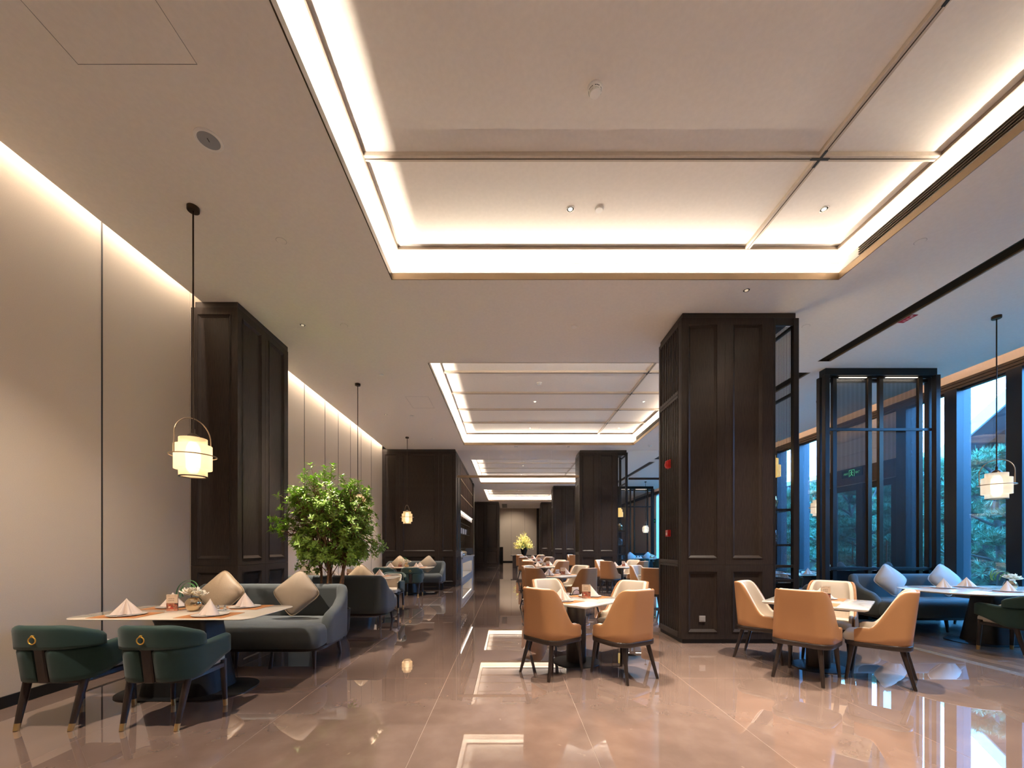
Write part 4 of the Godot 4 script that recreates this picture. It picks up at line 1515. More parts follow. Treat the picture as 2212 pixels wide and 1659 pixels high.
func setting(at: Vector3, yaw: float, where: String, tbl: String, mat_yaw := 0.0) -> void:
	put("placemat", "placemat", "tan hide placemat at the %s of %s" % [where, tbl], "placemat", at, yaw + mat_yaw, "tan placemats")
	put("plate", "dinner_plate", "white plate at the %s of %s" % [where, tbl], "plate", at + Vector3(0, 0.0031, 0), yaw, "white plates")
	put("napkin", "folded_napkin", "pointed napkin at the %s of %s" % [where, tbl], "napkin", at + Vector3(0, 0.0148, 0), yaw, "folded napkins")


# a square table turned on its corner with four chairs; chairs: [dx, dd, facing x, facing d]
func square_group(x: float, d: float, tbl: String, chairs: Array, places: Array, props := 2) -> void:
	put("square_table", "square_table", "square marble pedestal table standing on its corner, %s" % tbl.trim_prefix("the "), "table", P(x, 0, d), PI / 4, "square marble tables")
	var sides := ["near left side", "near right side", "far left side", "far right side"]
	for k in 4:
		if chairs[k].size():
			var q: Array = chairs[k]
			put("dining_chair", "dining_chair", "tan and cream chair on the %s of %s" % [sides[k], tbl], "chair", P(x + q[0], 0, d + q[1]), yaw_to(q[2], q[3]), "tan dining chairs")
	for k in places:
		var v: Vector2 = [Vector2(-0.2, -0.2), Vector2(0.2, -0.2), Vector2(-0.2, 0.2), Vector2(0.2, 0.2)][k]
		setting(P(x + v.x, TOP, d + v.y), yaw_to(v.x, v.y) + (0.5 if k == 3 else -0.3 if k == 2 else 0.9 if k == 0 else -0.8), sides[k], tbl, -(0.5 if k == 3 else -0.3 if k == 2 else 0.9 if k == 0 else -0.8))
	if props > 0:
		put("menu", "menu_card_stand", "clear upright menu stand on %s" % tbl, "menu", P(x + 0.13, TOP, d + 0.06), -0.12, "menu stands")
	if props > 1:
		put("napkin_stand", "napkin_stand", "small black stand of paper napkins on %s" % tbl, "napkin holder", P(x + 0.05, TOP, d + 0.36), 0.5, "napkin stands")


const PAT := [[-0.39, -0.39, 0.72, 0.69], [0.40, -0.42, -0.66, 0.75], [-0.36, 0.42, 0.66, -0.75], [0.44, 0.38, -0.75, -0.66]]

func build_furniture() -> void:
	# aisle row of square tables
	square_group(0.80, 4.80, "the nearest aisle table", [[-0.325, -0.385, 0.77, 0.64], [0.41, -0.49, -0.51, 0.86], [-0.20, 0.45, 0.5, -0.87], [0.62, 0.22, -0.80, -0.60]], [0, 3])
	square_group(1.05, 8.75, "the second aisle table", [[-0.40, -0.36, 0.74, 0.67], [0.45, -0.42, -0.60, 0.8], [-0.44, 0.36, 0.80, -0.6], [0.47, 0.42, -0.72, -0.69]], [0, 3])
	square_group(1.10, 12.6, "the third aisle table", PAT, [0, 3])
	square_group(1.10, 16.5, "the fourth aisle table", PAT, [0, 3])
	square_group(1.08, 20.4, "the fifth aisle table", PAT, [0, 3], 1)
	# second row, between the columns
	square_group(3.50, 4.60, "the first table by the columns", [[-0.40, -0.36, 0.79, 0.61], [0.29, -0.43, -0.70, 0.71], [-0.38, 0.37, 0.69, -0.72], [0.42, 0.38, -0.72, -0.69]], [0, 3], 1)
	square_group(3.42, 8.75, "the second table by the columns", PAT, [0, 3])
	square_group(3.42, 12.5, "the third table by the columns", PAT, [0, 3], 1)
	square_group(3.75, 20.9, "the fourth table by the columns", PAT, [0, 3], 0)
	# long tables with sofas along the left wall and the windows
	long_group(-3.03, 3.88, 1, "the near left table", [[-0.395, "left"], [0.385, "right"]], [0, 1, 2, 3])
	long_group(-3.03, 8.20, -1, "the table behind the tree", [[-0.40, "left"], [0.48, "right"]], [0, 1, 2, 3])
	long_group(-3.03, 12.05, 1, "the far left table", [[-0.42, "left"], [0.36, "right"]], [0, 1, 3])
	long_group(6.94, 5.79, 1, "the near window table", [[-0.52, "left"]], [0, 2, 3], true)
	long_group(6.94, 9.14, -1, "the table behind the screen", [[-0.40, "left"], [0.40, "right"]], [0, 1])
	long_group(6.94, 20.4, 1, "the far window table", [[-0.42, "left"], [0.40, "right"]], [0, 1, 2, 3])


# turn 1: sofa behind the table, chairs nearer; -1 the other way round
func long_group(x: float, d: float, turn: int, tbl: String, chairs: Array, places: Array, oval := false) -> void:
	var yaw := 0.0 if turn > 0 else PI
	if oval:
		put("oval_table", "oval_table", "large oval cream table with a dark cone pedestal, %s" % tbl.trim_prefix("the "), "table", P(x, 0, d), yaw)
	else:
		put("long_table", "long_table", "long cream table with a dark cone pedestal, %s" % tbl.trim_prefix("the "), "table", P(x, 0, d), yaw, "long cream tables")
	var sofa := put("sofa", "sofa", "blue grey sofa with curved arms at %s" % tbl, "sofa", P(x, 0, d + 1.0 * turn), yaw, "blue grey sofas")
	var gap := 0.625 if x < 0 and d < 5 else 0.65
	for q in chairs:
		put("armchair", "armchair", "green armchair with brass ring, %s one at %s" % [q[1], tbl], "armchair", P(x + q[0], 0, d - gap * turn), PI - yaw if turn > 0 else 0.0, "green armchairs")
	var names := ["near left place", "near right place", "far left place", "far right place"]
	for k in places:
		var v: Vector2 = ([Vector2(-0.12, -0.22), Vector2(0.5, -0.3), Vector2(-0.52, 0.22), Vector2(0.0, 0.38)] if oval else [Vector2(-0.39, -0.23), Vector2(0.36, -0.23), Vector2(-0.37, 0.25), Vector2(0.36, 0.25)])[k]
		setting(P(x + v.x, TOP - 0.0015, d + v.y), [0.5, -0.75, 0.2, -0.35][k], names[k], tbl, -[0.5, -0.75, 0.2, -0.35][k] as float)
	put("menu", "menu_card_stand", "clear upright menu stand on %s" % tbl, "menu", P(x + (-0.17 if x < 0 else 0.37), TOP - 0.0015, d + (0.0 if x < 0 else 0.12)), 0.1, "menu stands")
	put("flower_vase", "flower_vase", "gold glass vase of white lotus and grass loops on %s" % tbl, "flower vase", P(x + (0.02 if x < 0 else 0.22), TOP - 0.0015, d + 0.02), 0.0, "lotus vases").scale = Vector3.ONE * 1.2
	if d < 5:
		var t := thing("condiment_dish", "small white dish with a spoon rest and tiny pots on %s" % tbl, "dish", P(x + 0.29, TOP - 0.0015, d + 0.02))
		part("dish", rslab_m(0.075, 0.04, 0.03, [Vector2(0.02, 0.0), Vector2(0.0, 0.007), Vector2(0.002, 0.009), Vector2(0.02, 0.004)]), M.china, t)
		var sp := mb()
		tube(sp, [Vector3(-0.05, 0.012, 0.01), Vector3(0.0, 0.014, 0.0), Vector3(0.06, 0.02, -0.012)], [0.007, 0.004, 0.003], 8)
		part("spoon", fin(sp), M.china, t)
		for k in 2:
			part("pot", lathe_m([Vector2(0, 0.006), Vector2(0.012, 0.006), Vector2(0.016, 0.03), Vector2(0.008, 0.04), Vector2(0.006, 0.052), Vector2(0, 0.053)], 14), M.steel, t, Vector3(-0.05 + 0.065 * k, 0, -0.018))
	var n := 0
	for q in [[-0.48, 1.0], [0.44, 0.93]]:
		n += 1
		var pz := Vector3(q[0], 0.79, -0.10)
		var p := put("pillow", "pillow", "", "pillow", Vector3.ZERO, 0.0, "sofa pillows")
		var bas := Basis(Vector3.UP, yaw) * Basis(Vector3.RIGHT, -0.30) * Basis(Vector3.BACK, PI / 4 + (0.04 if n == 1 else -0.05))
		p.transform = Transform3D(bas, sofa.transform * pz)
		var m: Material = M.pale_grey_cloth if x > 0 else M.beige_satin if n == 1 else M.woven_beige
		var kind := "pale grey pillow" if x > 0 else "smooth beige pillow" if n == 1 else "woven beige pillow"
		tag(p, "%s on its corner, %s end of sofa at %s" % [kind, "left" if (n == 1) == (turn > 0) else "right", tbl])
		for ch in p.get_children():
			(ch as MeshInstance3D).material_override = m
			for ch2 in ch.get_children():
				(ch2 as MeshInstance3D).material_override = m


# ---------------------------------------------------------------- lamps and small fittings
func pendant(x: float, d: float, label: String, arch_yaw: float, energy: float) -> void:
	var o := thing("pendant_lamp", label, "pendant lamp", P(x, 2.03, d), arch_yaw, "stacked glass pendants")
	var up := H - 2.03
	part("canopy", lathe_m([Vector2(0, up), Vector2(0.052, up), Vector2(0.052, up - 0.035), Vector2(0.048, up - 0.04), Vector2(0, up - 0.04)], 24), M.bronze_dark, o)
	var st := mb()
	tube(st, [Vector3(0, up - 0.04, 0), Vector3(0, 0.40, 0)], 0.0075, 8)
	part("rod", fin(st), M.bronze_dark, o)
	part("cap", lathe_m([Vector2(0, 0.46), Vector2(0.014, 0.46), Vector2(0.014, 0.42), Vector2(0.05, 0.395), Vector2(0.06, 0.372), Vector2(0, 0.372)], 20), M.bronze_dark, o)
	st = mb()
	var path: Array = [Vector3(0.186, 0.20, 0), Vector3(0.186, 0.30, 0)]
	for k in 17:
		var a := PI * k / 16.0
		path.append(Vector3(0.186 * cos(a), 0.375 + 0.186 * sin(a), 0))
	path.append(Vector3(-0.186, 0.30, 0))
	path.append(Vector3(-0.186, 0.20, 0))
	tube(st, path, 0.0055, 8)
	part("arch_handle", fin(st), M.bronze, o)
	st = mb()
	var ring: Array = []
	for k in 48:
		var a := TAU * k / 48.0
		ring.append(Vector3(0.188 * cos(a), 0.20, 0.188 * sin(a)))
	tube(st, ring, 0.0055, 8, true)
	part("ring", fin(st), M.bronze, o)
	for t in [[0.114, 0.30, 0.367], [0.152, 0.07, 0.30], [0.114, 0.0, 0.07]]:
		var r: float = t[0]
		part("glass_tier", lathe_m([Vector2(r - 0.005, t[1]), Vector2(r, t[1]), Vector2(r, t[2]), Vector2(r - 0.005, t[2])], 40), M.lamp_shade, o)
	var s2 := mb()
	lathe(s2, [Vector2(0.114, 0.30), Vector2(0.148, 0.30)], 32)
	lathe(s2, [Vector2(0.114, 0.07), Vector2(0.148, 0.07)], 32)
	part("glass_step", fin(s2), M.lamp_shade, o)
	part("lower_rim", lathe_m([Vector2(0.10, -0.003), Vector2(0.117, -0.003), Vector2(0.117, 0.005), Vector2(0.10, 0.005), Vector2(0.10, -0.003)], 32), M.bronze_dark, o)
	part("bulb", lathe_m([Vector2(0, 0.03), Vector2(0.03, 0.035), Vector2(0.055, 0.08), Vector2(0.06, 0.18), Vector2(0.055, 0.28), Vector2(0.03, 0.335), Vector2(0, 0.34)], 24), M.bulb, o)
	var l := OmniLight3D.new()
	l.name = "bulb_glow"
	l.light_color = LIGHT
	l.light_energy = energy
	l.light_size = 0.05
	l.omni_range = 30.0
	l.omni_attenuation = 2.0
	l.shadow_enabled = true
	l.position = Vector3(0, 0.19, 0)
	o.add_child(l)


func ring_disc(nm: String, label: String, cat: String, x: float, d: float, h: float, r: float, kind: String, aim := Vector3.ZERO, energy := 0.0, ang := 30.0) -> void:
	var o := thing(nm, label, cat, P(x, h, d))
	match kind:
		"gimbal":
			part("trim_ring", lathe_m([Vector2(r * 0.8, 0.0), Vector2(r, -0.001), Vector2(r, -0.005), Vector2(r * 0.86, -0.006), Vector2(r * 0.8, 0.0)], 28), M.white_plastic, o)
			part("recess", lathe_m([Vector2(r * 0.82, -0.002), Vector2(0, -0.001)], 24), M.black_metal, o)
			if energy > 0.0:
				part("lamp_lens", lathe_m([Vector2(r * 0.5, -0.004), Vector2(r * 0.45, -0.007), Vector2(0, -0.008)], 20), M.downlight_lens if nm == "ceiling_downlight" else M.dim_lens, o)
			else:
				part("reflector", lathe_m([Vector2(r * 0.5, -0.003), Vector2(r * 0.45, -0.006), Vector2(0, -0.007)], 20), M.steel, o)
		"disc":
			part("cover", lathe_m([Vector2(0, -0.016), Vector2(r * 0.85, -0.015), Vector2(r, -0.008), Vector2(r, 0.0), Vector2(0, 0.0)], 28), M.white_plastic, o)
		"plate":
			part("cover", lathe_m([Vector2(0, -0.004), Vector2(r * 0.96, -0.004), Vector2(r, 0.0), Vector2(0, 0.0)], 28), M.plaster, o)
			part("edge_gap", lathe_m([Vector2(r * 0.99, -0.0015), Vector2(r * 1.04, -0.0015)], 28), M.grey_plastic, o)
		"speaker":
			part("rim", lathe_m([Vector2(r * 0.78, -0.008), Vector2(r * 0.9, -0.012), Vector2(r, -0.006), Vector2(r, 0.0), Vector2(r * 0.78, 0.0), Vector2(r * 0.78, -0.008)], 36), M.white_plastic, o)
			part("grille", lathe_m([Vector2(0, -0.007), Vector2(r * 0.78, -0.007)], 36), M.grille_cloth, o)
			part("maker_mark", bxm(Vector3(0.006, 0.001, 0.034)), M.black_metal, o, Vector3(0, -0.0076, 0.005), Vector3(0, 0.15, 0))
		"detector":
			part("base", lathe_m([Vector2(0, -0.012), Vector2(r, -0.012), Vector2(r, 0.0), Vector2(0, 0.0)], 32), M.white_plastic, o)
			part("dome", lathe_m([Vector2(0, -0.05), Vector2(r * 0.62, -0.048), Vector2(r * 0.72, -0.04), Vector2(r * 0.9, -0.013), Vector2(0, -0.012)], 32), M.white_plastic, o)
			var st := mb()
			for k in 6:
				for q in 4:
					var a := TAU * (k + 0.12 + 0.25 * q) / 6.0
					if q == 3: continue
					for rr in [0.70, 0.80]:
						box(st, Vector3(cos(a) * r * rr, -0.0475 + (rr - 0.62) * 0.075 * 1.6, sin(a) * r * rr), Vector3(r * 0.05, 0.004, r * 0.17), 0.0, Basis(Vector3.UP, -a))
			part("vent_slots", fin(st), M.black_metal, o)
	if energy > 0.0:
		spot_light(o, P(x, h - 0.012, d), aim, energy, ang, LIGHT, 0.022, 0.75)


func build_fittings() -> void:
	pendant(-3.04, 3.93, "large glass pendant with bronze ring above the near left table", PI / 2 - 0.2, 0.09)
	pendant(-3.03, 8.20, "glass pendant glowing behind the top of the indoor tree", PI / 2 - 0.1, 0.09)
	pendant(-3.03, 12.2, "small distant glass pendant before the panelled oak block", PI / 2 - 0.1, 0.09)
	pendant(6.94, 5.79, "glass pendant with bronze ring above the near window table", PI / 2 + 0.2, 0.09)
	pendant(6.97, 9.14, "glass pendant hanging in the window between column rack and metal screen", PI / 2 + 0.1, 0.09)
	pendant(6.94, 20.6, "tiny far glass pendant in front of the distant metal screen", PI / 2, 0.09)
	# downlights over the square tables, set in the coffers
	var hp := H + 0.373
	var hm := H
	for k in 4:
		var ord: String = ["nearest", "second", "third", "farthest"][k]
		var d: float = 4.40 + 8.16 * k
		ring_disc("ceiling_downlight", "small bright downlight in the %s ceiling recess, left of its long rib" % ord, "downlight", 0.67, d, hp, 0.045, "gimbal", P(0.85, 0, d + 0.3), SPOT_E, 32)
		ring_disc("ceiling_downlight", "small bright downlight in the %s ceiling recess, right of its long rib" % ord, "downlight", 3.41, d, hp, 0.045, "gimbal", P(3.5, 0, d + 0.1), SPOT_E, 32)
		ring_disc("ceiling_downlight", "downlight nearer the viewer in the %s ceiling recess, left of its long rib" % ord, "downlight", 0.67, d - 2.3, hp, 0.045, "gimbal", P(0.9, 0, d - 2.0) if k == 0 else P(1.05, 0, d - 3.6), SPOT_E, 32)
		ring_disc("ceiling_downlight", "downlight nearer the viewer in the %s ceiling recess, right of its long rib" % ord, "downlight", 3.41, d - 2.3, hp, 0.045, "gimbal", P(3.4, 0, d - 2.0) if k == 0 else P(3.42, 0, d - 3.6), SPOT_E, 32)
		ring_disc("ceiling_sensor", "round white sensor beside the downlight in the %s ceiling recess" % ord, "ceiling sensor", 0.98, d, hp, 0.045, "disc")
	ring_disc("smoke_detector", "white smoke detector with dark slots on the nearest recess panel", "smoke detector", 0.69, 3.24, hp, 0.062, "detector")
	ring_disc("smoke_detector", "white smoke detector on the second ceiling recess panel", "smoke detector", 0.69, 9.08, hp, 0.062, "detector")
	# aimed lamps over the sofas and the tree
	for q in [[1.94, P(-3.0, 0.4, 3.6), "out of sight before the near left table"], [6.02, P(-2.8, 1.2, 6.1), "above the indoor tree"], [10.1, P(-3.0, 0.4, 9.2), "between the two far pendants"], [14.2 - 1.2, P(-3.0, 0.4, 12.0), "before the oak block"]]:
		ring_disc("ceiling_spotlight", "small dark gimbal spotlight in the flat ceiling %s" % q[2], "spotlight", -3.04, q[0], hm, 0.045, "gimbal", q[1], SPOT_E * (1.1 if q[0] == 6.02 else 0.62), 25 if q[0] == 6.02 else 34)
	ring_disc("ceiling_spotlight", "dark gimbal spotlight in the ceiling just before the nearest column", "spotlight", 3.04, 5.2, hm, 0.045, "gimbal", P(3.1, 0.4, 5.2), 2.0, 40)
	ring_disc("ceiling_spotlight", "gimbal spotlight over the near window table", "spotlight", 6.9, 4.1, hm, 0.045, "gimbal", P(6.9, 0.5, 5.4), SPOT_E * 0.45, 30)
	ring_disc("ceiling_spotlight", "gimbal spotlight aimed at the far flower arrangement", "spotlight", 1.0, 24.0, hm, 0.045, "gimbal", P(1.0, 1.6, 26.0), 22.0, 22)
	ring_disc("ceiling_spotlight", "gimbal spotlight over the far aisle end", "spotlight", 0.2, 32.0, hm, 0.045, "gimbal", P(0.4, 2.0, 35.0), 9.0, 40)
	ring_disc("ceiling_speaker", "round white ceiling speaker with a grey grille above the near left wall", "speaker", -2.41, 3.278, hm, 0.101, "speaker")
	for q in [[-2.43, 4.36, "flush round cover plate beside the large pendant"], [-2.43, 6.03, "flush round cover plate beyond the oak pilaster"], [4.42, 4.37, "flush round cover plate between bronze edge and air slot"], [4.42, 6.05, "flush round cover plate just right of the nearest column"]]:
		ring_disc("cover_plate", q[2] + " in the ceiling", "cover plate", q[0], q[1], hm, 0.05, "plate")
	for q in [[0.98, 6.06, "left of the nearest column"], [-2.42, 7.76, "between the two nearer pendants"], [-2.42, 10.2, "by the small access hatch"], [-2.3, 12.4, "near the far pendant"]]:
		ring_disc("ceiling_sensor", "small round white sensor on the flat ceiling, %s" % q[2], "ceiling sensor", q[0], q[1], hm, 0.045, "disc")
	for q in [[0.25, 13.3, "left one before the glass barrier"], [1.95, 13.3, "right one before the glass barrier"], [4.6, 13.2, "one right of the second column"]]:
		ring_disc("smoke_detector", "small white detector on the ceiling, %s" % q[2], "smoke detector", q[0], q[1], hm, 0.06, "detector")
	# access hatches: thin shadow gaps
	for q in [[-2.92, -2.11, 0.9, 2.765, "large square access hatch outlined in the near left ceiling"], [-2.25, -1.75, 8.9, 9.65, "small access hatch outlined in the ceiling beyond the second pendant"], [6.85, 7.6, 4.2, 4.95, "access hatch outlined in the ceiling near the windows"]]:
		var a := thing("access_hatch", q[4], "access hatch")
		var st := mb()
		var e := 0.003
		slabs(st, q[0], q[1], H - 0.0016, H - 0.0002, q[2], q[2] + e)
		slabs(st, q[0], q[1], H - 0.0016, H - 0.0002, q[3] - e, q[3])
		slabs(st, q[0], q[0] + e, H - 0.0016, H - 0.0002, q[2], q[3])
		slabs(st, q[1] - e, q[1], H - 0.0016, H - 0.0002, q[2], q[3])
		part("gap", fin(st), M.grey_plastic, a)
	var vg := thing("ceiling_grille", "dark oblong air grille in the ceiling before the end wall", "air vent", P(-0.3, H - 0.005, 33.0))
	part("frame", bxm(Vector3(0.4, 0.01, 3.0), 0.002), M.black_metal, vg)
	# red notice on the ceiling beside the air slot
	var n := thing("red_notice", "small red notice with white marks on the ceiling beside the air slot", "notice", P(5.735, H - 0.004, 5.85), 0.03)
	part("board", bxm(Vector3(0.088, 0.006, 0.21), 0.001), M.red_sign, n)
	var ns := mb()
	for k in 3:
		for q in 3:
			box(ns, Vector3(0.006 - 0.014 + q * 0.014, -0.0036, -0.05 + k * 0.05), Vector3(0.004, 0.0012, 0.032))
		box(ns, Vector3(0.0, -0.0036, -0.05 + k * 0.05), Vector3(0.036, 0.0012, 0.004))
	box(ns, Vector3(-0.028, -0.0036, 0.085), Vector3(0.02, 0.0012, 0.03))
	part("lettering", fin(ns), M.print_white, n)
	# fire devices on the slatted side of the nearest column
	var f := thing("fire_horn", "red fire alarm horn high on the slatted side of the nearest column", "fire alarm", P(2.4205, 2.59, 6.115), -PI / 2)
	part("base", bxm(Vector3(0.10, 0.13, 0.02), 0.004), M.red_plastic, f, Vector3(0, 0, 0.01))
	var fs := mb()
	rslab(fs, 0.048, 0.06, 0.02, [Vector2(0.0, 0.0), Vector2(0.002, 0.02), Vector2(0.012, 0.035), Vector2(0.03, 0.042)])
	part("housing", fin(fs), M.red_plastic, f, Vector3(0, 0, 0.02), Vector3(PI / 2, 0, 0))
	part("horn_mouth", lathe_m([Vector2(0.026, 0.0), Vector2(0.03, 0.006), Vector2(0.022, 0.004), Vector2(0, 0.001)], 20), M.red_plastic, f, Vector3(0, -0.01, 0.060), Vector3(PI / 2, 0, 0))
	var cb := thing("fire_call_point", "red square fire call point low on the slatted side of the nearest column", "fire alarm", P(2.4205, 1.555, 6.115), -PI / 2)
	part("box", bxm(Vector3(0.10, 0.10, 0.045), 0.005), M.red_plastic, cb, Vector3(0, 0, 0.0225))
	part("press_plate", bxm(Vector3(0.05, 0.045, 0.004), 0.001), M.print_white, cb, Vector3(0.0, -0.008, 0.046))
	var cs := mb()
	box(cs, Vector3(0, -0.008, 0.0485), Vector3(0.024, 0.006, 0.001))
	box(cs, Vector3(0, 0.002, 0.0485), Vector3(0.006, 0.014, 0.001))
	box(cs, Vector3(0, -0.018, 0.0485), Vector3(0.006, 0.010, 0.001))
	for k in 4:
		box(cs, Vector3(-0.027 + 0.018 * k, 0.033, 0.0455), Vector3(0.012, 0.010, 0.001))
	part("lettering", fin(cs), M.print_white, cb)
	for k in 2:
		var o := thing("socket_plate", ["square grey socket plate low on the nearest column front", "square grey socket plate low on the second column front"][k], "socket", P(2.715, 0.345, [5.702, 13.862][k]))
		part("plate", bxm(Vector3(0.086, 0.086, 0.009), 0.002), M.grey_plastic, o)
		part("insert", bxm(Vector3(0.06, 0.06, 0.004), 0.001), M.grey_plastic, o, Vector3(0, 0, 0.005))
	tree_and_flowers()

const SPOT_E := 27.0


func tree_and_flowers() -> void:
	var t := thing("indoor_tree", "leafy green indoor tree with several stems between the two sofas", "tree", P(-2.64, 0.0, 6.08))
	part("pot", lathe_m([Vector2(0, 0), Vector2(0.2, 0), Vector2(0.25, 0.1), Vector2(0.27, 0.42), Vector2(0.25, 0.42), Vector2(0.23, 0.37), Vector2(0, 0.37)], 32), M.black_metal, t)
	var r := RandomNumberGenerator.new()
	r.seed = 21
	var tips: Array = []
	var wood := mb()
	var centre := Vector3(-0.02, 1.70, 0.0)
	var radii := Vector3(0.76, 0.80, 0.62)
	for s in 5:
		var a := TAU * s / 5.0 + 0.4
		var base := Vector3(0.09 * cos(a), 0.36, 0.07 * sin(a))
		var k1 := Vector3(0.17 * cos(a) + 0.03, 0.98, 0.13 * sin(a))
		var k2 := Vector3(0.30 * cos(a), 1.5, 0.26 * sin(a)) + Vector3(r.randf_range(-0.05, 0.05), 0, 0)
		tube(wood, [base, base.lerp(k1, 0.5) + Vector3(r.randf_range(-0.03, 0.03), 0, 0), k1, k1.lerp(k2, 0.6), k2], [0.026, 0.022, 0.018, 0.013, 0.008], 8)
		for b in 26:
			var p0 := k1.lerp(k2, r.randf_range(-0.15, 1.0))
			var q := Vector3.ZERO
			for tries in 30:
				var dv := Vector3(r.randf_range(-1, 1), r.randf_range(-1, 1), r.randf_range(-1, 1))
				if dv.length() < 0.55 or dv.length() > 1.0:
					continue
				q = centre + dv * radii
				if dv.y < -0.2 and absf(dv.x) > 0.75:
					continue
				if Vector3(q.x - p0.x, 0, q.z - p0.z).dot(Vector3(cos(a), 0, sin(a))) > -0.15:
					break
			var m := p0.lerp(q, 0.5) + Vector3(0, 0.05, 0)
			tube(wood, [p0, m, q], [0.007, 0.005, 0.003], 5)
			tips.append([q, (q - m).normalized()])
			for e in 8:
				var q2 := m.lerp(q, r.randf_range(0.0, 1.0)) + Vector3(r.randf_range(-1, 1), r.randf_range(-0.6, 1), r.randf_range(-1, 1)) * 0.15
				tips.append([q2, (q2 - m).normalized()])
				tube(wood, [m.lerp(q, 0.4), q2], [0.004, 0.002], 4)
	# two straggling twigs out to the right and left
	for q in [Vector3(0.84, 1.36, 0.1), Vector3(0.70, 1.22, 0.1), Vector3(-0.76, 1.78, 0.25), Vector3(-0.74, 1.64, 0.3), Vector3(-0.12, 2.52, 0.0), Vector3(0.02, 2.54, 0.05), Vector3(0.80, 1.30, 0.0)]:
		var p1: Vector3 = centre + (q - centre) * 0.4
		tube(wood, [p1, q], [0.006, 0.003], 5)
		for e in 6:
			tips.append([p1.lerp(q, 0.6 + 0.08 * e) + Vector3(r.randf_range(-0.05, 0.05), r.randf_range(-0.05, 0.05), r.randf_range(-0.05, 0.05)), (q - p1).normalized()])
	part("trunk", fin(wood), M.bark, t)
	var lv := mb()
	lv.set_smooth_group(-1)
	for tp in tips:
		var p: Vector3 = tp[0]
		var dv: Vector3 = (tp[1] + Vector3(0, 0.5, 0)).normalized()
		var side := dv.cross(Vector3(r.randf_range(-1, 1), 0.3, r.randf_range(-1, 1))).normalized()
		var n := r.randi_range(9, 12)
		for k in n:
			var a := TAU * k / n + r.randf_range(-0.2, 0.2)
			var out := (side * cos(a) + dv.cross(side) * sin(a))
			var ld := (out + dv * r.randf_range(0.1, 0.9)).normalized()
			leaf(lv, p - dv * r.randf_range(0.0, 0.07), ld, r.randf_range(0.055, 0.09), r.randf_range(0.012, 0.018), dv)
	var fo := part("foliage", fin(lv), M.leaf, t)
	fo.set_meta("kind", "stuff")

	# console and flower arrangement at the far end
	var c := thing("console_table", "dark console table under the flower arrangement at the far end", "console", P(1.05, 0, 26.0))
	part("tabletop", bxm(Vector3(1.8, 0.05, 0.6), 0.005), M.leg_wood, c, Vector3(0, 0.775, 0))
	for x in [-0.62, 0.62]:
		part("leg", bxm(Vector3(0.32, 0.75, 0.5), 0.005), M.leg_wood, c, Vector3(x, 0.375, 0))
	var v := thing("flower_arrangement", "tall dark vase with a large spray of pale yellow flowers on the console", "flowers", P(1.0, 0.80, 26.0))
	part("vase", lathe_m([Vector2(0, 0), Vector2(0.13, 0), Vector2(0.2, 0.25), Vector2(0.24, 0.5), Vector2(0.22, 0.52), Vector2(0.2, 0.48), Vector2(0, 0.46)], 28), M.black_metal, v)
	var fl := mb()
	var gl := mb()
	for k in 150:
		var a := r.randf() * TAU
		var el := r.randf_range(-0.15, 1.0)
		var ln := r.randf_range(0.45, 0.62) + 0.35 * maxf(el, 0.0) * r.randf()
		var dv := Vector3(cos(a) * cos(el * 1.5), sin(el * 1.5), sin(a) * cos(el * 1.5))
		var p0 := Vector3(0, 0.5, 0)
		var p1 := p0 + dv * ln
		tube(gl, [p0, p0 + dv * ln * 0.7], [0.006, 0.003], 4)
		for e in 9:
			var q := p0.lerp(p1, 0.45 + 0.07 * e) + Vector3(r.randf_range(-1, 1), r.randf_range(-1, 1), r.randf_range(-1, 1)) * 0.03
			leaf(fl, q, (dv + Vector3(r.randf_range(-1, 1), r.randf_range(-1, 1), r.randf_range(-1, 1)) * 0.7).normalized(), 0.08, 0.03, dv)
		if k % 3 == 0:
			leaf(gl, p0 + dv * 0.2, (dv + Vector3(0, -0.7, 0)).normalized(), 0.3, 0.05, Vector3.UP)
	var b := part("blossoms", fin(fl), M.pale_blossom, v)
	b.set_meta("kind", "stuff")
	part("greenery", fin(gl), M.leaf_blade, v).set_meta("kind", "stuff")


func leaf(st: SurfaceTool, p: Vector3, d: Vector3, ln: float, w: float, up: Vector3) -> void:
	var s := d.cross(up).normalized()
	if s.length() < 0.5:
		s = Vector3.RIGHT
	var n := s.cross(d).normalized()
	var a := p + d * ln * 0.5 + s * w + n * w * 0.35
	var b := p + d * ln * 0.5 - s * w + n * w * 0.35
	var m := p + d * ln * 0.5
	var e := p + d * ln - n * ln * 0.12
	tri(st, p, a, m)
	tri(st, a, e, m)
	tri(st, p, m, b)
	tri(st, m, e, b)


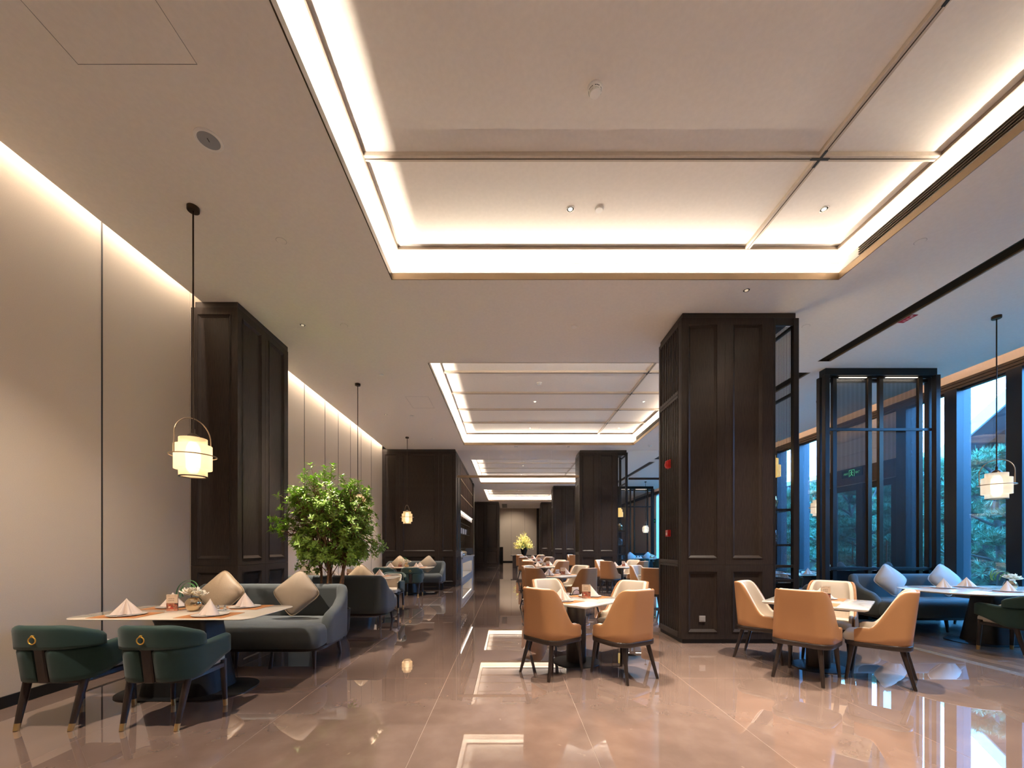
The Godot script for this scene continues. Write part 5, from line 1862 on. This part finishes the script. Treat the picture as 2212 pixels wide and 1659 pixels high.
# ---------------------------------------------------------------- garden outside
func build_garden() -> void:
	var g := thing("garden_ground", "grassy garden ground outside the windows", "lawn", Vector3.ZERO, 0.0, "", "structure")
	slab("lawn", 9.2, 60.0, -0.4, -0.12, -20.0, 70.0, M.grass, g)
	slab("path", 9.17, 11.2, -0.3, -0.09, -20.0, 60.0, M.stone, g)
	var r := RandomNumberGenerator.new()
	r.seed = 77
	# needle tuft shared by all the pines
	var tuft := mb()
	tuft.set_smooth_group(-1)
	for k in 22:
		var dv := Vector3(r.randf_range(-1, 1), r.randf_range(0.0, 1.2), r.randf_range(-1, 1)).normalized()
		var s := dv.cross(Vector3(0.3, 1, 0.2)).normalized() * 0.007
		var e := dv * 0.15
		tri(tuft, s, e, -s)
	var tm := fin(tuft)
	var pines := [[14.6, 12.2, 4.1, "layered garden pine behind the window by the pendant lamp"], [13.0, 9.5, 3.2, "low spreading garden pine nearest the window table"], [15.6, 17.6, 4.6, "tall garden pine before the white gabled house"], [13.2, 15.2, 3.6, "garden pine opposite the glass doors"], [16.0, 20.5, 4.6, "garden pine seen beside the nearest column rack"], [13.5, 24.0, 3.8, "garden pine far along the window wall"], [15.0, 6.2, 3.9, "garden pine nearest the viewer outside"]]
	for q in pines:
		pine(q[0], q[1], q[2], q[3], tm, r)
	for k in 9:
		var x := r.randf_range(11.6, 13.0)
		var d := 5.0 + k * 2.3
		var s := thing("garden_shrub", "%s low clipped garden shrub outside the windows, counted from the near end" % ORD[k], "shrub", P(x, -0.12, d), 0.0, "garden shrubs")
		var mm := MultiMeshInstance3D.new()
		mm.name = "foliage"
		var mu := MultiMesh.new()
		mu.transform_format = MultiMesh.TRANSFORM_3D
		mu.mesh = tm
		mu.instance_count = 420
		for i in 420:
			var dv := Vector3(r.randf_range(-1, 1), r.randf_range(0, 1), r.randf_range(-1, 1)).normalized()
			mu.set_instance_transform(i, Transform3D(Basis(Quaternion(Vector3.UP, dv)) if dv.y < 0.999 else Basis.IDENTITY, dv * Vector3(0.75, 0.7, 0.75) * r.randf_range(0.75, 1.0)))
		mm.multimesh = mu
		mm.material_override = M.pine_needles
		mm.set_meta("kind", "stuff")
		s.add_child(mm)
		var sm := mb()
		tube(sm, [Vector3(0, 0, 0), Vector3(0.05, 0.4, 0)], [0.03, 0.015], 6)
		part("stem", fin(sm), M.pine_bark, s)
	var hd := thing("garden_hedge", "tall dense dark hedge closing the garden behind the pines", "hedge", P(18.2, -0.12, 20.0))
	part("stem_mass", bxm(Vector3(0.9, 4.6, 70), 0.05), M.pine_bark, hd, Vector3(0.6, 2.3, 0))
	var hm := MultiMesh.new()
	hm.transform_format = MultiMesh.TRANSFORM_3D
	hm.mesh = tm
	hm.instance_count = 16000
	for i in 16000:
		var hp := Vector3(r.randf_range(-0.2, 0.25), 5.0 * pow(r.randf(), 0.8), r.randf_range(-35, 35))
		if i % 5 == 0:
			hp = Vector3(r.randf_range(0.0, 1.1), r.randf_range(4.6, 5.1) + 0.3 * sin(hp.z * 1.3), hp.z)
		hm.set_instance_transform(i, Transform3D((Basis(Vector3.UP, r.randf() * TAU) * Basis(Vector3.BACK, r.randf_range(0.0, 1.4))).scaled(Vector3.ONE * r.randf_range(1.8, 3.0)), hp))
	var hi := MultiMeshInstance3D.new()
	hi.name = "foliage"
	hi.multimesh = hm
	hi.material_override = M.pine_needles
	hi.set_meta("kind", "stuff")
	hd.add_child(hi)
	for k in 5:
		var st := mb()
		rslab(st, r.randf_range(0.3, 0.6), r.randf_range(0.25, 0.5), 0.2, [Vector2(0.0, 0.0), Vector2(0.02, 0.15), Vector2(0.1, 0.32), Vector2(0.18, 0.38)], Vector3.ZERO, 3)
		var rock := part("garden_rock", fin(st), M.stone, self, P(11.3, -0.13, 3.6 + 2.3 * k), Vector3(0, k * 1.3, 0))
		rock.name = numbered("garden_rock")
		tag(rock, "%s grey garden rock by the path, counted from the near end" % ORD[k], "rock", "garden rocks")
	# gabled house beyond the garden, gable towards the windows
	var h := thing("gabled_house", "pale house with a steep tiled roof beyond the garden", "house", P(24.3, -0.12, 12.5))
	var st2 := mb()
	st2.set_smooth_group(-1)
	box(st2, Vector3(0, 2.5, 0), Vector3(7, 5.0, 13.0), 0.02)
	part("wall", fin(st2), M.render_wall, h)
	for sgn in [-1.0, 1.0]:
		var rs := mb()
		var bas := Basis(Vector3.RIGHT, 0.62 * sgn)
		box(rs, Vector3(0, 7.2, 4.2 * sgn), Vector3(8.6, 0.28, 10.4), 0.02, bas)
		part("roof_slope", fin(rs), M.roof_tile, h)
		rs = mb()
		box(rs, Vector3(-4.34, 7.2, 4.2 * sgn), Vector3(0.1, 0.5, 10.4), 0.01, bas)
		part("barge_board", fin(rs), M.fascia, h)
	var gp := mb()
	gp.set_smooth_group(-1)
	for x in [-3.5, 3.5]:
		tri(gp, Vector3(x, 5.0, -6.5), Vector3(x, 5.0, 6.5), Vector3(x, 9.6, 0))
		tri(gp, Vector3(x, 5.0, 6.5), Vector3(x, 5.0, -6.5), Vector3(x, 9.6, 0))
	part("gable", fin(gp), M.render_wall, h)
	for z in [-4.0, 0.0, 4.0]:
		part("window", bxm(Vector3(0.1, 1.6, 1.8), 0.01), M.fin_metal, h, Vector3(-3.53, 2.6, z))
	var fh := thing("flat_roofed_wing", "low flat roofed building with pale posts behind the pines", "house", P(29.0, -0.12, 33.0))
	part("wall", bxm(Vector3(8, 5.6, 16), 0.02), M.render_wall, fh, Vector3(0, 2.8, 0))
	part("roof", bxm(Vector3(9.4, 0.35, 17.5), 0.02), M.fascia, fh, Vector3(0, 6.9, 0))
	for k in 7:
		part("post", bxm(Vector3(0.18, 1.2, 0.18), 0.01), M.fascia, fh, Vector3(-4.3, 6.1, -8.0 + 2.6 * k))
	var gw := thing("garden_wall", "long pale garden wall behind the pines", "garden wall", P(21.0, -0.12, 14.0))
	part("wall", bxm(Vector3(0.3, 2.3, 70), 0.02), M.render_wall, gw, Vector3(0, 1.15, 0))
	part("coping", bxm(Vector3(0.5, 0.12, 70), 0.02), M.roof_tile, gw, Vector3(0, 2.36, 0))


func pine(x: float, d: float, h: float, label: String, tm: Mesh, r: RandomNumberGenerator) -> void:
	var o := thing("garden_pine", label, "pine tree", P(x, -0.14, d))
	var st := mb()
	var path: Array = []
	var rad: Array = []
	for i in 9:
		var t := i / 8.0
		path.append(Vector3(0.35 * sin(t * 4.0 + x), h * t, 0.3 * sin(t * 3.1 + d)))
		rad.append(0.13 * (1.0 - 0.8 * t))
	tube(st, path, rad, 8)
	var xf: Array = []
	var pads := 13
	for k in pads:
		var t := 0.22 + 0.78 * k / (pads - 1.0)
		var c0: Vector3 = path[clampi(int(t * 8), 0, 8)]
		var a := k * 2.4 + x
		var reach := (1.25 - 0.9 * t) * h * 0.36
		var c := Vector3(c0.x + reach * cos(a), h * t + 0.1, c0.z + reach * sin(a))
		tube(st, [c0, c0.lerp(c, 0.5) + Vector3(0, 0.1, 0), c], [0.05, 0.035, 0.02], 6)
		var pr := (1.15 - 0.6 * t) * h * 0.2
		for i in 230:
			var u := Vector3(r.randf_range(-1, 1), r.randf_range(-0.6, 1), r.randf_range(-1, 1))
			if u.length() > 1.0:
				continue
			var p := c + u * Vector3(pr, pr * 0.38, pr)
			xf.append(Transform3D((Basis(Vector3.UP, r.randf() * TAU) * Basis(Vector3.RIGHT, r.randf_range(-0.5, 0.5))).scaled(Vector3.ONE * r.randf_range(1.1, 1.7)), p))
	part("trunk", fin(st), M.pine_bark, o)
	var mm := MultiMeshInstance3D.new()
	mm.name = "foliage"
	var mu := MultiMesh.new()
	mu.transform_format = MultiMesh.TRANSFORM_3D
	mu.mesh = tm
	mu.instance_count = xf.size()
	for i in xf.size():
		mu.set_instance_transform(i, xf[i])
	mm.multimesh = mu
	mm.material_override = M.pine_needles
	mm.set_meta("kind", "stuff")
	o.add_child(mm)
